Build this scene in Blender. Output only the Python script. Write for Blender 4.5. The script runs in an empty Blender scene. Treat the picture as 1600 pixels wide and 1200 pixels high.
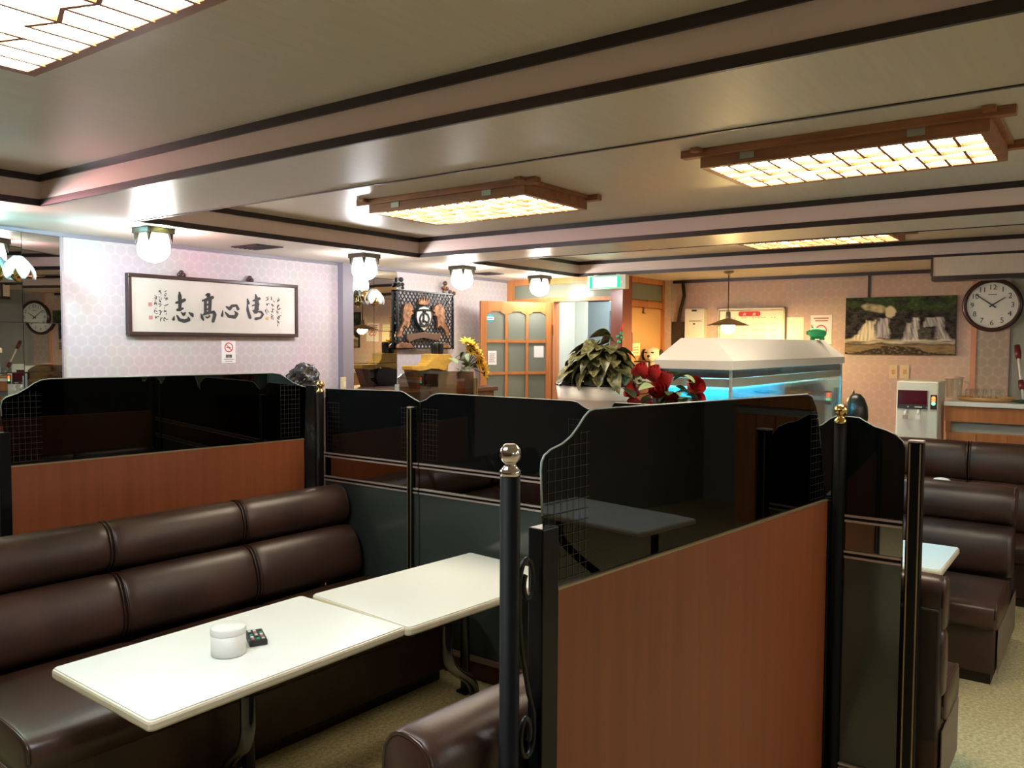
import bpy, bmesh, math, random
from mathutils import Matrix, Vector
random.seed(7)
scene = bpy.context.scene
col = scene.collection
R = math.radians
H = 1.68                                   # eye height of the camera above the floor
# ------------------------------------------------------------------ camera
FPX = 1295.0
yaw, pitch, roll = R(36.1625), R(-2.8094), R(0.2707)
FW = Vector((math.cos(yaw)*math.cos(pitch), math.sin(yaw)*math.cos(pitch), math.sin(pitch)))
_r = Vector((math.sin(yaw), -math.cos(yaw), 0)); _u = _r.cross(FW)
RT = _r*math.cos(roll) + _u*math.sin(roll)
UP = -_r*math.sin(roll) + _u*math.cos(roll)
cam_d = bpy.data.cameras.new('camera'); cam = bpy.data.objects.new('camera', cam_d); col.objects.link(cam)
cam_d.sensor_width = 36; cam_d.lens = FPX/1600*36; cam_d.clip_start = .05
m = Matrix((RT, UP, -FW)).transposed().to_4x4(); m.translation = (0, 0, H); cam.matrix_world = m
scene.camera = cam
# ------------------------------------------------------------------ world, exposure
w = bpy.data.worlds.new('world'); scene.world = w; w.use_nodes = True
w.node_tree.nodes['Background'].inputs[0].default_value = (.5, .48, .45, 1)
w.node_tree.nodes['Background'].inputs[1].default_value = .02
vs = scene.view_settings; vs.view_transform = 'Standard'; vs.look = 'None'; vs.gamma = 1; vs.use_curve_mapping = False
vs.exposure = 0.8
L_FIX, L_LAN, L_TANK, L_PEND, L_EXIT, L_VEST = 20.0, 62.0, 130.0, 260.0, 8.0, 24.0   # radiance of the lamps

# pixel of the 1600x1200 photograph -> point on a known plane of the room
def ray(x, y): return FW + RT*((x-800)/FPX) + UP*((600-y)/FPX)
def on_z(x, y, z): d = ray(x, y); t = (z-H)/d.z; return Vector((d.x*t, d.y*t, z))
def on_y(x, y, Y): d = ray(x, y); t = Y/d.y; return Vector((d.x*t, Y, H+d.z*t))
def on_x(x, y, X): d = ray(x, y); t = X/d.x; return Vector((X, d.y*t, H+d.z*t))
def on_plane(x, y, A, n): d = ray(x, y); t = ((A-Vector((0, 0, H))).dot(n))/d.dot(n); return Vector((0, 0, H)) + d*t

# ------------------------------------------------------------------ materials
def mat(name, color=(.5, .5, .5), rough=.5, metal=0, emit=None, estr=0, spec=.5, coat=0):
    m = bpy.data.materials.new(name); m.use_nodes = True
    b = m.node_tree.nodes['Principled BSDF']
    b.inputs['Base Color'].default_value = (*color, 1); b.inputs['Roughness'].default_value = rough
    b.inputs['Metallic'].default_value = metal; b.inputs['Specular IOR Level'].default_value = spec
    b.inputs['Coat Weight'].default_value = coat
    if emit:
        b.inputs['Emission Color'].default_value = (*emit, 1); b.inputs['Emission Strength'].default_value = estr
    return m
def nd(m, t, **kw):
    n = m.node_tree.nodes.new(t)
    for k, v in kw.items(): setattr(n, k, v)
    return n
def lk(m, a, b): m.node_tree.links.new(a, b)
def bsdf(m): return m.node_tree.nodes['Principled BSDF']
def noise_color(m, c1, c2, scale=(5, 5, 5), detail=4, lo=.35, hi=.65, nscale=1.0, rough=.55):
    tc = nd(m, 'ShaderNodeTexCoord'); mp = nd(m, 'ShaderNodeMapping'); mp.inputs['Scale'].default_value = scale
    nz = nd(m, 'ShaderNodeTexNoise'); nz.inputs['Scale'].default_value = nscale; nz.inputs['Detail'].default_value = detail
    nz.inputs['Roughness'].default_value = rough
    rp = nd(m, 'ShaderNodeValToRGB'); e = rp.color_ramp.elements
    e[0].position = lo; e[0].color = (*c1, 1); e[1].position = hi; e[1].color = (*c2, 1)
    lk(m, tc.outputs['Object'], mp.inputs['Vector']); lk(m, mp.outputs[0], nz.inputs['Vector'])
    lk(m, nz.outputs['Fac'], rp.inputs['Fac']); lk(m, rp.outputs['Color'], bsdf(m).inputs['Base Color'])
    return mp
def add_bump(m, scale=(50, 50, 50), strength=.2, dist=.01, detail=3):
    tc = nd(m, 'ShaderNodeTexCoord'); mp = nd(m, 'ShaderNodeMapping'); mp.inputs['Scale'].default_value = scale
    nz = nd(m, 'ShaderNodeTexNoise'); nz.inputs['Scale'].default_value = 1; nz.inputs['Detail'].default_value = detail
    bp = nd(m, 'ShaderNodeBump'); bp.inputs['Strength'].default_value = strength; bp.inputs['Distance'].default_value = dist
    lk(m, tc.outputs['Object'], mp.inputs['Vector']); lk(m, mp.outputs[0], nz.inputs['Vector'])
    lk(m, nz.outputs['Fac'], bp.inputs['Height']); lk(m, bp.outputs[0], bsdf(m).inputs['Normal'])
def emitter(name, color, strength):
    m = bpy.data.materials.new(name); m.use_nodes = True; nt = m.node_tree; nt.nodes.clear()
    e = nt.nodes.new('ShaderNodeEmission'); e.inputs[0].default_value = (*color, 1); e.inputs[1].default_value = strength
    o = nt.nodes.new('ShaderNodeOutputMaterial'); nt.links.new(e.outputs[0], o.inputs[0]); return m
def glassy(name, tint, refl=.06, rough=.01, diff=None, dfac=0.0):
    m = bpy.data.materials.new(name); m.use_nodes = True; nt = m.node_tree; nt.nodes.clear()
    t = nt.nodes.new('ShaderNodeBsdfTransparent'); t.inputs[0].default_value = (*tint, 1)
    g = nt.nodes.new('ShaderNodeBsdfGlossy'); g.inputs['Color'].default_value = (.9, .9, .9, 1); g.inputs['Roughness'].default_value = rough
    fr = nt.nodes.new('ShaderNodeLayerWeight'); fr.inputs['Blend'].default_value = .25
    mr = nt.nodes.new('ShaderNodeMath'); mr.operation = 'MULTIPLY_ADD'; mr.inputs[1].default_value = .5; mr.inputs[2].default_value = refl
    mx = nt.nodes.new('ShaderNodeMixShader'); o = nt.nodes.new('ShaderNodeOutputMaterial')
    nt.links.new(fr.outputs['Fresnel'], mr.inputs[0]); nt.links.new(mr.outputs[0], mx.inputs[0])
    base = t.outputs[0]
    if diff:
        d = nt.nodes.new('ShaderNodeBsdfDiffuse'); d.inputs[0].default_value = (*diff, 1)
        m2 = nt.nodes.new('ShaderNodeMixShader'); m2.inputs[0].default_value = dfac
        nt.links.new(t.outputs[0], m2.inputs[1]); nt.links.new(d.outputs[0], m2.inputs[2]); base = m2.outputs[0]
    nt.links.new(base, mx.inputs[1]); nt.links.new(g.outputs[0], mx.inputs[2]); nt.links.new(mx.outputs[0], o.inputs[0])
    return m
def wallpaper(name, c_line, c_fill, plane, cell=.072, rough=.6):
    """round-lattice embossed paper: discs in hexagonal packing with paler lines between them"""
    m = mat(name, c_fill, rough, spec=.35)
    tc = nd(m, 'ShaderNodeTexCoord'); sep = nd(m, 'ShaderNodeSeparateXYZ'); lk(m, tc.outputs['Object'], sep.inputs[0])
    def mt(op, a, b=None):
        n = nd(m, 'ShaderNodeMath', operation=op)
        for i, v in enumerate((a, b)):
            if v is None: continue
            if isinstance(v, (int, float)): n.inputs[i].default_value = v
            else: lk(m, v, n.inputs[i])
        return n.outputs[0]
    u = mt('DIVIDE', sep.outputs['X' if plane == 'y' else 'Y'], cell); v = mt('DIVIDE', sep.outputs['Z'], cell*1.732)
    ds = []
    for off in (0, .5):
        a = mt('SUBTRACT', mt('FRACT', mt('ADD', u, 100+off)), .5); b = mt('MULTIPLY', mt('SUBTRACT', mt('FRACT', mt('ADD', v, 100+off)), .5), 1.732)
        ds.append(mt('SQRT', mt('ADD', mt('MULTIPLY', a, a), mt('MULTIPLY', b, b))))
    d = mt('MINIMUM', ds[0], ds[1])
    rp = nd(m, 'ShaderNodeValToRGB'); e = rp.color_ramp.elements
    e[0].position = .40; e[0].color = (*c_fill, 1); e[1].position = .52; e[1].color = (*c_line, 1)
    nz = nd(m, 'ShaderNodeTexNoise'); nz.inputs['Scale'].default_value = 3.0; lk(m, tc.outputs['Object'], nz.inputs['Vector'])
    mx = nd(m, 'ShaderNodeMix', data_type='RGBA', blend_type='MULTIPLY'); mx.inputs['Factor'].default_value = .25
    lk(m, d, rp.inputs['Fac']); lk(m, rp.outputs['Color'], mx.inputs['A']); lk(m, nz.outputs['Color'], mx.inputs['B'])
    lk(m, mx.outputs['Result'], bsdf(m).inputs['Base Color'])
    bp = nd(m, 'ShaderNodeBump'); bp.inputs['Strength'].default_value = .25; bp.inputs['Distance'].default_value = .004
    lk(m, d, bp.inputs['Height']); lk(m, bp.outputs[0], bsdf(m).inputs['Normal'])
    return m

M = {}
M['ceil'] = mat('ceiling_paper', (.45, .40, .32), .38, spec=.45)
noise_color(M['ceil'], (.60, .525, .43), (.635, .56, .46), (3, 60, 20)); add_bump(M['ceil'], (9, 160, 60), .12, .004)
M['trim'] = mat('dark_trim', (.028, .019, .020), .4)
M['wp_left'] = wallpaper('pale_pink_paper', (.61, .545, .575), (.55, .48, .505), 'y')
M['wp_back'] = wallpaper('rose_paper', (.66, .50, .44), (.60, .445, .385), 'x', .085)
M['wp_grey'] = mat('grey_green_wall', (.34, .35, .31), .7)
M['column'] = mat('mauve_column', (.20, .18, .22), .45)
M['wood_o'] = mat('orange_wood', (.45, .17, .05), .38); noise_color(M['wood_o'], (.40, .145, .045), (.52, .21, .07), (22, 22, 1.2))
M['wood_p'] = mat('panel_wood', (.30, .10, .035), .42); noise_color(M['wood_p'], (.185, .046, .012), (.225, .06, .017), (26, 26, .8))
M['wood_d'] = mat('dark_wood', (.10, .035, .02), .4); noise_color(M['wood_d'], (.07, .025, .014), (.13, .05, .028), (14, 14, 2))
M['wood_f'] = mat('fixture_wood', (.30, .12, .055), .45); noise_color(M['wood_f'], (.24, .09, .04), (.36, .15, .07), (30, 3, 30))
M['wood_slat'] = mat('lattice_wood', (.36, .13, .04), .5)
M['red_wood'] = mat('reddish_post', (.24, .07, .045), .22)
M['door_panel'] = mat('pale_plywood', (.58, .33, .14), .5)  # one even plywood colour
M['carpet'] = mat('carpet', (.33, .28, .15), .95, spec=.1)
noise_color(M['carpet'], (.36, .30, .155), (.66, .58, .34), (60, 60, 60), 6, .3, .7); add_bump(M['carpet'], (130, 130, 130), .8, .012)
M['leather'] = mat('brown_leather', (.045, .020, .013), .38, spec=.5)
noise_color(M['leather'], (.024, .010, .0066), (.050, .021, .0135), (4, 4, 4)); add_bump(M['leather'], (160, 160, 160), .12, .003)
M['leather_side'] = mat('sofa_side_pale', (.16, .12, .08), .6)  # sofa end panels, paler than the leather
M['piping'] = mat('piping', (.035, .014, .010), .28)
M['sofa_base'] = mat('sofa_base', (.016, .009, .007), .55)
M['black'] = mat('black_enamel', (.0030, .0031, .0036), .30, spec=.22)
M['black_shaft'] = mat('black_shaft', (.0022, .0023, .0028), .55, spec=.10)
M['black_matte'] = mat('black_iron', (.005, .005, .006), .4, spec=.35)
M['marble'] = mat('black_marble', (.012, .013, .013), .12); noise_color(M['marble'], (.006, .007, .007), (.035, .038, .037), (14, 14, 8), 8, .55, .75)
M['smoked'] = glassy('smoked_glass', (.055, .058, .05), .035, .012)
M['smoked_dark'] = glassy('dense_smoked_glass', (.02, .024, .022), .035, .02, (.05, .062, .068), .10)
M['tint'] = glassy('brown_tint_glass', (.50, .44, .38), .05)
M['etch'] = mat('etched_line', (.013, .011, .009), .6)
M['glass_edge'] = mat('glass_edge', (.30, .34, .31), .2)
M['strip_mirror'] = mat('strip_mirror', (.30, .29, .28), .03, 1)
M['lower_panel'] = mat('grey_gloss_panel', (.050, .062, .060), .10, spec=.7)
M['chrome'] = mat('satin_chrome', (.62, .52, .51), .38, .55)
M['steel'] = mat('polished_steel', (.78, .72, .72), .06, 1)
M['brass'] = mat('brass', (.70, .46, .16), .16, 1)
M['gold_line'] = mat('gold_line', (.36, .29, .17), .35, .7)
M['mirror'] = mat('mirror', (.50, .52, .53), .01, 1)
M['white_top'] = mat('white_laminate', (.80, .83, .81), .22); 
M['cream_edge'] = mat('cream_edge', (.66, .60, .46), .35)
M['white'] = mat('white_plastic', (.78, .77, .74), .4)
M['offwhite'] = mat('offwhite', (.66, .66, .58), .45)
M['paper'] = mat('aged_paper', (.74, .69, .58), .55); noise_color(M['paper'], (.50, .46, .41), (.60, .56, .52), (2.5, 2.5, 2.5))
M['ink'] = mat('ink', (.02, .02, .02), .6)
M['seal'] = mat('seal_red', (.45, .19, .17), .6)
M['seal_o'] = mat('seal_orange', (.55, .30, .12), .6)
M['frame'] = mat('frame_wood', (.045, .022, .020), .35)
M['bronze'] = mat('bronze', (.24, .11, .055), .42, .45); noise_color(M['bronze'], (.07, .04, .028), (.34, .16, .08), (28, 28, 28), 5, .35, .62)
M['lattice'] = mat('blackened_metal', (.022, .028, .032), .35, .4)
M['shield_white'] = mat('shield_white', (.70, .64, .60), .5)
M['red'] = mat('sign_red', (.62, .03, .03), .5)
M['sign_white'] = mat('sign_white', (.80, .78, .78), .5)
M['blue'] = mat('sticker_blue', (.05, .30, .42), .4)
M['yellow_wood'] = mat('lacquered_yellow_wood', (.52, .30, .04), .3); noise_color(M['yellow_wood'], (.42, .21, .025), (.62, .38, .06), (6, 6, 14))
M['rock'] = mat('black_rock', (.04, .045, .05), .35); noise_color(M['rock'], (.006, .0075, .008), (.06, .064, .07), (24, 24, 24), 8, .45, .75)
M['petal_y'] = mat('sunflower_petal', (.85, .55, .02), .5)
M['flower_c'] = mat('flower_centre', (.06, .03, .01), .8)
M['leaf'] = mat('leaf_green', (.055, .10, .025), .45)
M['leaf_pale'] = mat('leaf_pale_green', (.24, .32, .16), .5)
M['leaf_var'] = mat('variegated_leaf', (.22, .22, .08), .38); noise_color(M['leaf_var'], (.030, .038, .011), (.19, .175, .07), (30, 30, 30), 3, .38, .66)
M['rose'] = mat('red_petal', (.36, .010, .010), .6)
M['vase'] = mat('mauve_vase', (.42, .34, .36), .35)
M['soil'] = mat('soil', (.02, .015, .012), .9)
M['pot'] = mat('white_planter', (.70, .66, .58), .4)
M['hood'] = mat('hood_white', (.60, .57, .52), .4)
M['clear'] = glassy('clear_glass', (.93, .96, .96), .02)
M['water'] = glassy('tank_water', (.62, .84, .90), .02)
M['tank_back'] = mat('blue_tank_back', (.32, .66, .80), .6)
M['gravel'] = mat('gravel', (.35, .25, .22), .8); noise_color(M['gravel'], (.2, .14, .12), (.55, .45, .4), (120, 120, 120))
M['coral_r'] = mat('red_weed', (.60, .08, .12), .6)
M['coral_b'] = mat('teal_weed', (.03, .30, .36), .6)
M['rail_beige'] = mat('beige_rail', (.50, .45, .36), .5)
M['pane'] = glassy('frosted_pane', (.60, .66, .60), .03, .25, (.34, .38, .33), .45)
M['transom'] = glassy('transom_glass', (.5, .55, .48), .03, .2, (.34, .37, .29), .6)
M['vest'] = mat('vestibule_paint', (.58, .64, .66), .6)
M['grey_frame'] = mat('grey_frame', (.13, .16, .17), .5)
M['jamb'] = mat('pale_jamb', (.52, .55, .49), .5)
M['pig'] = mat('pig_green', (.02, .42, .13), .3)
M['dark_orn'] = mat('black_ceramic', (.012, .012, .011), .3)
M['dispenser'] = mat('dispenser_cream', (.70, .72, .62), .35)
M['wine'] = mat('wine_panel', (.075, .008, .014), .15)
M['led_r'] = emitter('red_lamp', (1, .18, .05), 2); M['led_g'] = emitter('green_lamp', (.25, 1, .45), 1.4)
M['clock_rim'] = mat('clock_rim', (.040, .014, .014), .25)
M['clock_face'] = mat('clock_face', (.72, .76, .73), .5)
M['switch'] = mat('cream_switch', (.62, .50, .30), .5)
M['dark_red'] = mat('dark_red_grip', (.13, .015, .025), .35)
M['cloth'] = mat('dark_green_cloth', (.03, .06, .035), .9)
M['tray'] = mat('wood_tray', (.52, .30, .12), .4)
M['bead_green'] = mat('green_bead', (.05, .40, .22), .2)
M['plush'] = mat('plush_white', (.72, .62, .48), .95); M['plush_d'] = mat('plush_dark', (.035, .02, .015), .9)
M['vent'] = mat('vent_dark', (.03, .014, .02), .6)
M['remote'] = mat('remote_black', (.010, .010, .011), .4)
M['menu'] = mat('menu_card', (.86, .80, .56), .35)
M['diffuser'] = emitter('lamp_diffuser', (.95, 1, 1), L_FIX)
M['diffuser_warm'] = emitter('warm_lamp_diffuser', (1, .86, .64), L_FIX*.70)
M['clip'] = mat('steel_clip', (.42, .44, .38), .35, .8)
M['lan_plate'] = mat('lantern_plate', (.030, .022, .012), .5)
M['petal_glass'] = mat('opal_petal', (.74, .78, .72), .2)
M['tube'] = emitter('tank_tube', (.30, .86, 1), L_TANK)
M['bulb'] = emitter('warm_bulb', (1, .66, .26), L_PEND)
M['shade'] = mat('metal_shade', (.30, .22, .14), .35, .8)
M['exit_white'] = emitter('exit_panel', (.55, 1, .75), L_EXIT*.5); M['exit_green'] = emitter('exit_border', (.02, .62, .32), 1.0)
M['vest_lamp'] = emitter('vestibule_lamp', (.82, .95, 1), L_VEST)

# ------------------------------------------------------------------ geometry helpers
ROOT = {}
def link(o): col.objects.link(o); return o
def props(o, label=None, cat=None, group=None, kind=None):
    if label: o['label'] = label
    if cat: o['category'] = cat
    if group: o['group'] = group
    if kind: o['kind'] = kind
    return o
def thing(name, label, cat, loc=(0, 0, 0), rz=0, group=None):
    o = link(bpy.data.objects.new(name, None)); o.empty_display_size = .05
    o.location = loc; o.rotation_euler = (0, 0, rz)
    ROOT[o.name] = (Matrix.Translation(loc) @ Matrix.Rotation(rz, 4, 'Z')).inverted()
    return props(o, label, cat, group)
def rinv(p):
    while p is not None:
        if p.name in ROOT: return ROOT[p.name]
        p = p.parent
    return Matrix.Identity(4)
class MB:
    def __init__(s, xf=None): s.v = []; s.f = []; s.xf = xf or Matrix.Identity(4)
    def add(s, vs, fs, xf=None):
        n = len(s.v); mm = s.xf @ xf if xf else s.xf
        s.v += [mm @ Vector(p) for p in vs]; s.f += [[i+n for i in f] for f in fs]; return s
    def box(s, a, b, xf=None):
        x0, y0, z0 = a; x1, y1, z1 = b
        return s.add([(x0, y0, z0), (x1, y0, z0), (x1, y1, z0), (x0, y1, z0), (x0, y0, z1), (x1, y0, z1), (x1, y1, z1), (x0, y1, z1)],
                     [(0, 3, 2, 1), (4, 5, 6, 7), (0, 1, 5, 4), (1, 2, 6, 5), (2, 3, 7, 6), (3, 0, 4, 7)], xf)
    def prism(s, pts, off):
        """closed outline of 3D points pushed along the vector off"""
        n = len(pts); off = Vector(off); A = [Vector(p) for p in pts]
        return s.add(A+[p+off for p in A], [list(range(n))[::-1], list(range(n, 2*n))] + [(i, (i+1) % n, n+(i+1) % n, n+i) for i in range(n)])
    def lathe(s, prof, seg=16, xf=None, sx=1, sy=1, ph=0):
        vs = []; fs = []
        for r, z in prof:
            for k in range(seg):
                a = 2*math.pi*k/seg+ph; vs.append((r*math.cos(a)*sx, r*math.sin(a)*sy, z))
        for i in range(len(prof)-1):
            for k in range(seg):
                k2 = (k+1) % seg; fs.append((i*seg+k, i*seg+k2, (i+1)*seg+k2, (i+1)*seg+k))
        fs.append(list(range(seg))[::-1]); fs.append([(len(prof)-1)*seg+k for k in range(seg)])
        return s.add(vs, fs, xf)
    def ball(s, c, r, seg=14, ring=9, sc=(1, 1, 1), rot=None):
        prof = [(math.sin(math.pi*i/ring)*r+(1e-5 if i in (0, ring) else 0), -math.cos(math.pi*i/ring)*r) for i in range(ring+1)]
        xf = Matrix.Translation(c) @ (rot or Matrix.Identity(4)) @ Matrix.Diagonal((*sc, 1))
        return s.lathe(prof, seg, xf)
    def tube(s, pts, r, seg=8, radii=None, flat=1.0):
        P = [Vector(p) for p in pts]; rings = []; prev = None
        for i, p in enumerate(P):
            t = (P[min(i+1, len(P)-1)]-P[max(i-1, 0)]).normalized()
            a = (prev - t*prev.dot(t)) if prev is not None else t.orthogonal()
            if a.length < 1e-6: a = t.orthogonal()
            a.normalize(); b = t.cross(a); prev = a; rr = radii[i] if radii else r
            rings.append([p+(a*math.cos(2*math.pi*k/seg)+b*math.sin(2*math.pi*k/seg)*flat)*rr for k in range(seg)])
        vs = [q for g in rings for q in g]; fs = []
        for i in range(len(P)-1):
            for k in range(seg):
                k2 = (k+1) % seg; fs.append((i*seg+k, i*seg+k2, (i+1)*seg+k2, (i+1)*seg+k))
        fs.append(list(range(seg))[::-1]); fs.append([(len(P)-1)*seg+k for k in range(seg)])
        return s.add(vs, fs)
    def build(s, name, m, parent=None, smooth=False, label=None, bevel=0, kind=None):
        me = bpy.data.meshes.new(name); inv = rinv(parent)
        me.from_pydata([inv @ p for p in s.v], [], s.f); me.validate()
        bm = bmesh.new(); bm.from_mesh(me); bmesh.ops.recalc_face_normals(bm, faces=bm.faces); bm.to_mesh(me); bm.free()
        me.materials.append(M[m] if isinstance(m, str) else m)
        if smooth:
            for p in me.polygons: p.use_smooth = True
        o = link(bpy.data.objects.new(name, me))
        if parent: o.parent = parent
        if label: o['label'] = label
        if kind: o['kind'] = kind
        if bevel:
            b = o.modifiers.new('bevel', 'BEVEL'); b.width = bevel; b.segments = 2; b.limit_method = 'ANGLE'
        if smooth == 'auto' or (smooth and bevel):
            pass
        return o
def struct(name, mb, m, parent=None, **k):
    o = mb.build(name, m, parent, **k)
    if not parent: o['kind'] = 'structure'
    return o
def bx(a, b): return MB().box([min(p, q) for p, q in zip(a, b)], [max(p, q) for p, q in zip(a, b)])
def text_mesh(txt, size, m, name, xf, parent, bold=0.0, label=None):
    cu = bpy.data.curves.new(name, 'FONT'); cu.body = txt; cu.size = size; cu.align_x = 'CENTER'; cu.align_y = 'CENTER'; cu.offset = bold
    to = bpy.data.objects.new(name, cu); col.objects.link(to)
    dg = bpy.context.evaluated_depsgraph_get(); me = bpy.data.meshes.new_from_object(to.evaluated_get(dg))
    bpy.data.objects.remove(to)
    inv = rinv(parent); me.transform(inv @ xf); me.materials.clear(); me.materials.append(M[m]); me.name = name
    o = link(bpy.data.objects.new(name, me)); o.parent = parent
    if label: o['label'] = label
    return o
# orientation frames: writing on the left wall (faces -y) and on the back wall (faces -x)
def face_y(p): mm = Matrix(((1, 0, 0), (0, 0, -1), (0, 1, 0))).to_4x4(); mm.translation = p; return mm
def face_x(p): mm = Matrix(((0, 0, -1), (-1, 0, 0), (0, 1, 0))).to_4x4(); mm.translation = p; return mm
def ribbon(mb, pts, proj, off, wscale):
    """brush stroke: pts = (px, py, width px); proj maps a pixel to the sheet"""
    n = len(pts)
    if n < 2: return
    dense = []
    for i in range(n-1):
        for k in range(4):
            t = k/4; t2 = t*t*(3-2*t); a, b = pts[i], pts[i+1]
            dense.append((a[0]+(b[0]-a[0])*t, a[1]+(b[1]-a[1])*t, a[2]+(b[2]-a[2])*t2))
    dense.append(pts[-1]); q = []
    def end(a, b, s):
        dx, dy = a[0]-b[0], a[1]-b[1]; l = math.hypot(dx, dy) or 1
        return (a[0]+dx/l*a[2]*.35*s, a[1]+dy/l*a[2]*.35*s, a[2]*.55)
    dense = [end(dense[0], dense[1], 1)] + dense + [end(dense[-1], dense[-2], 1)]
    Lf, Rt = [], []
    for i, p in enumerate(dense):
        a = dense[max(i-1, 0)]; b = dense[min(i+1, len(dense)-1)]
        dx, dy = b[0]-a[0], b[1]-a[1]; l = math.hypot(dx, dy) or 1
        nx, ny = -dy/l*p[2]/2, dx/l*p[2]/2
        Lf.append(proj(p[0]+nx, p[1]+ny)); Rt.append(proj(p[0]-nx, p[1]-ny))
    vs = [v+Vector(off) for v in Lf+Rt]; k = len(Lf)
    mb.add(vs, [(i, i+1, k+i+1, k+i) for i in range(k-1)])

# ================================================================== STRUCTURE
YW, XB, XE, ZS, ZC = 5.0, 7.65, 6.76, 2.31, 2.447       # left wall, back wall, entry wall, soffit, coffer ceiling
YR, XN = -3.1, -2.2                                       # right wall, wall behind the camera
struct('floor', bx((XN-.1, YR-.1, -.06), (8.9, YW+.1, 0)), 'carpet')
# coffers: x0, x1, y1 (all run from y = -2.7)
COF = [(-.6, 1.85, 4.07), (2.36, 4.55, 4.18), (5.045, 6.71, 4.13)]
M['coffer'] = mat('rose_coffer_lining', (.80, .635, .58), .5)
c = MB()
xs = [XN-.1]
for x0, x1, y1 in COF:
    c.box((xs[-1], YR-.1, ZS), (x0, YW+.1, ZC+.1)); xs.append(x1)
    c.box((x0, y1, ZS), (x1, YW+.1, ZC+.1)); c.box((x0, YR-.1, ZS), (x1, -2.7, ZC+.1))
    c.box((x0, -2.7, ZC), (x1, y1, ZC+.1))
c.box((xs[-1], YR-.1, ZS), (8.9, YW+.1, ZC+.1))
struct('ceiling', c, 'ceil')
for k, (x0, x1, y1) in enumerate(COF):
    t = MB().box((x1-.006, -2.7, ZS+.026), (x1, y1, ZC-.030)).box((x0, y1-.006, ZS+.026), (x1-.006, y1, ZC-.030)).box((x0, -2.7, ZS+.026), (x0+.006, y1-.006, ZC-.030))
    struct('ceiling_lining', t, 'coffer')
n = 0
for x0, x1, y1 in COF:
    for za, zb, th in ((ZS-.004, ZS+.026, .012), (ZC-.030, ZC, .016)):
        n += 1; t = MB()
        t.box((x0, -2.7, za), (x0+th, y1, zb)); t.box((x1-th, -2.7, za), (x1, y1, zb))
        t.box((x0+th, y1-th, za), (x1-th, y1, zb)); t.box((x0+th, -2.7, za), (x1-th, -2.7+th, zb))
        struct('trim_%d' % n, t, 'trim')
# dropped beam box over the serving counter
bb = bx((6.64, YR, 2.175), (6.78, 1.10, ZS+.002)); struct('ceiling_beam', bb, 'ceil')
struct('trim_7', bx((6.625, YR, 2.143), (6.785, 1.105, 2.176)).box((6.628, 1.10, 2.176), (6.66, 1.112, 2.33)), 'trim')
# walls
struct('wall_left', bx((XN-.1, YW, 0), (6.9, YW+.1, ZS)), 'wp_left')
struct('trim_8', bx((XN, YW-.018, ZS-.022), (XE, YW, ZS)), 'column')
struct('wall_right', bx((XN-.1, YR-.1, 0), (8.9, YR, ZS)), 'wp_grey')
struct('wall_near', bx((XN-.1, YR, 0), (XN, YW, ZS)), 'wood_d')
struct('wall_back', bx((XB, .97, 0), (XB+.1, 3.70, ZS)), 'wp_back')
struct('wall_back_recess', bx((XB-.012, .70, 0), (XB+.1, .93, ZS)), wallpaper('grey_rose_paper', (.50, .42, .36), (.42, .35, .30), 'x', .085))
struct('wall_back_end', bx((XB+.02, YR, 0), (XB+.1, .70, ZS)), 'wp_grey')
struct('trim_9', bx((XB-.02, .93, 0), (XB+.1, .97, ZS)), mat('rose_corner', (.52, .26, .17), .5))
struct('trim_10', bx((XB-.02, 1.10, ZS-.03), (XB, 3.70, ZS)), 'trim')
cb = on_x(1358, 440, XB)
struct('trim_11', bx((XB-.015, cb.y-.012, 1.98), (XB, cb.y+.006, ZS-.03)), 'trim')
# alcove side wall with a plywood leaf, transom and posts
sw = MB(); sw.box((XE+.1, 3.70, 0), (XB, 3.78, ZS)); struct('wall_alcove', sw, 'wood_o')
struct('door_2', bx((XE+.17, 3.69, .05), (XB-.10, 3.70, 2.02)), 'door_panel')
struct('window_2', bx((XE+.14, 3.685, 2.10), (XB-.10, 3.70, 2.25)), 'transom')
struct('trim_12', bx((XB-.10, 3.665, 0), (XB-.06, 3.70, ZS)).box((XE+.1, 3.67, 2.03), (XB-.10, 3.70, 2.09)).box((XE+.1, 3.67, 2.26), (XB-.06, 3.70, ZS)), 'wood_o')
struct('trim_13', bx((XB-.06, 3.60, 0), (XB, 3.70, ZS)), 'wp_back')
# entry wall: opening y 3.775..4.48, transom glass above
e = MB()
e.box((XE, 4.48, 0), (XE+.10, YW, 2.085)); struct('wall_entry', e, 'jamb')
struct('trim_14', bx((XE-.012, 3.775, 2.085), (XE+.10, YW, 2.122)).box((XE-.012, 3.775, 2.255), (XE+.10, YW, ZS)).box((XE-.012, 4.935, 2.122), (XE+.1, YW, 2.255)).box((XE-.012, 4.44, 0), (XE+.1, 4.485, 2.085)), 'wood_o')
struct('window_1', bx((XE+.03, 3.775, 2.122), (XE+.045, 4.935, 2.255)), 'transom')
struct('trim_15', bx((XE-.06, 3.655, 0), (XE+.12, 3.775, ZS)), 'red_wood')
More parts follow.
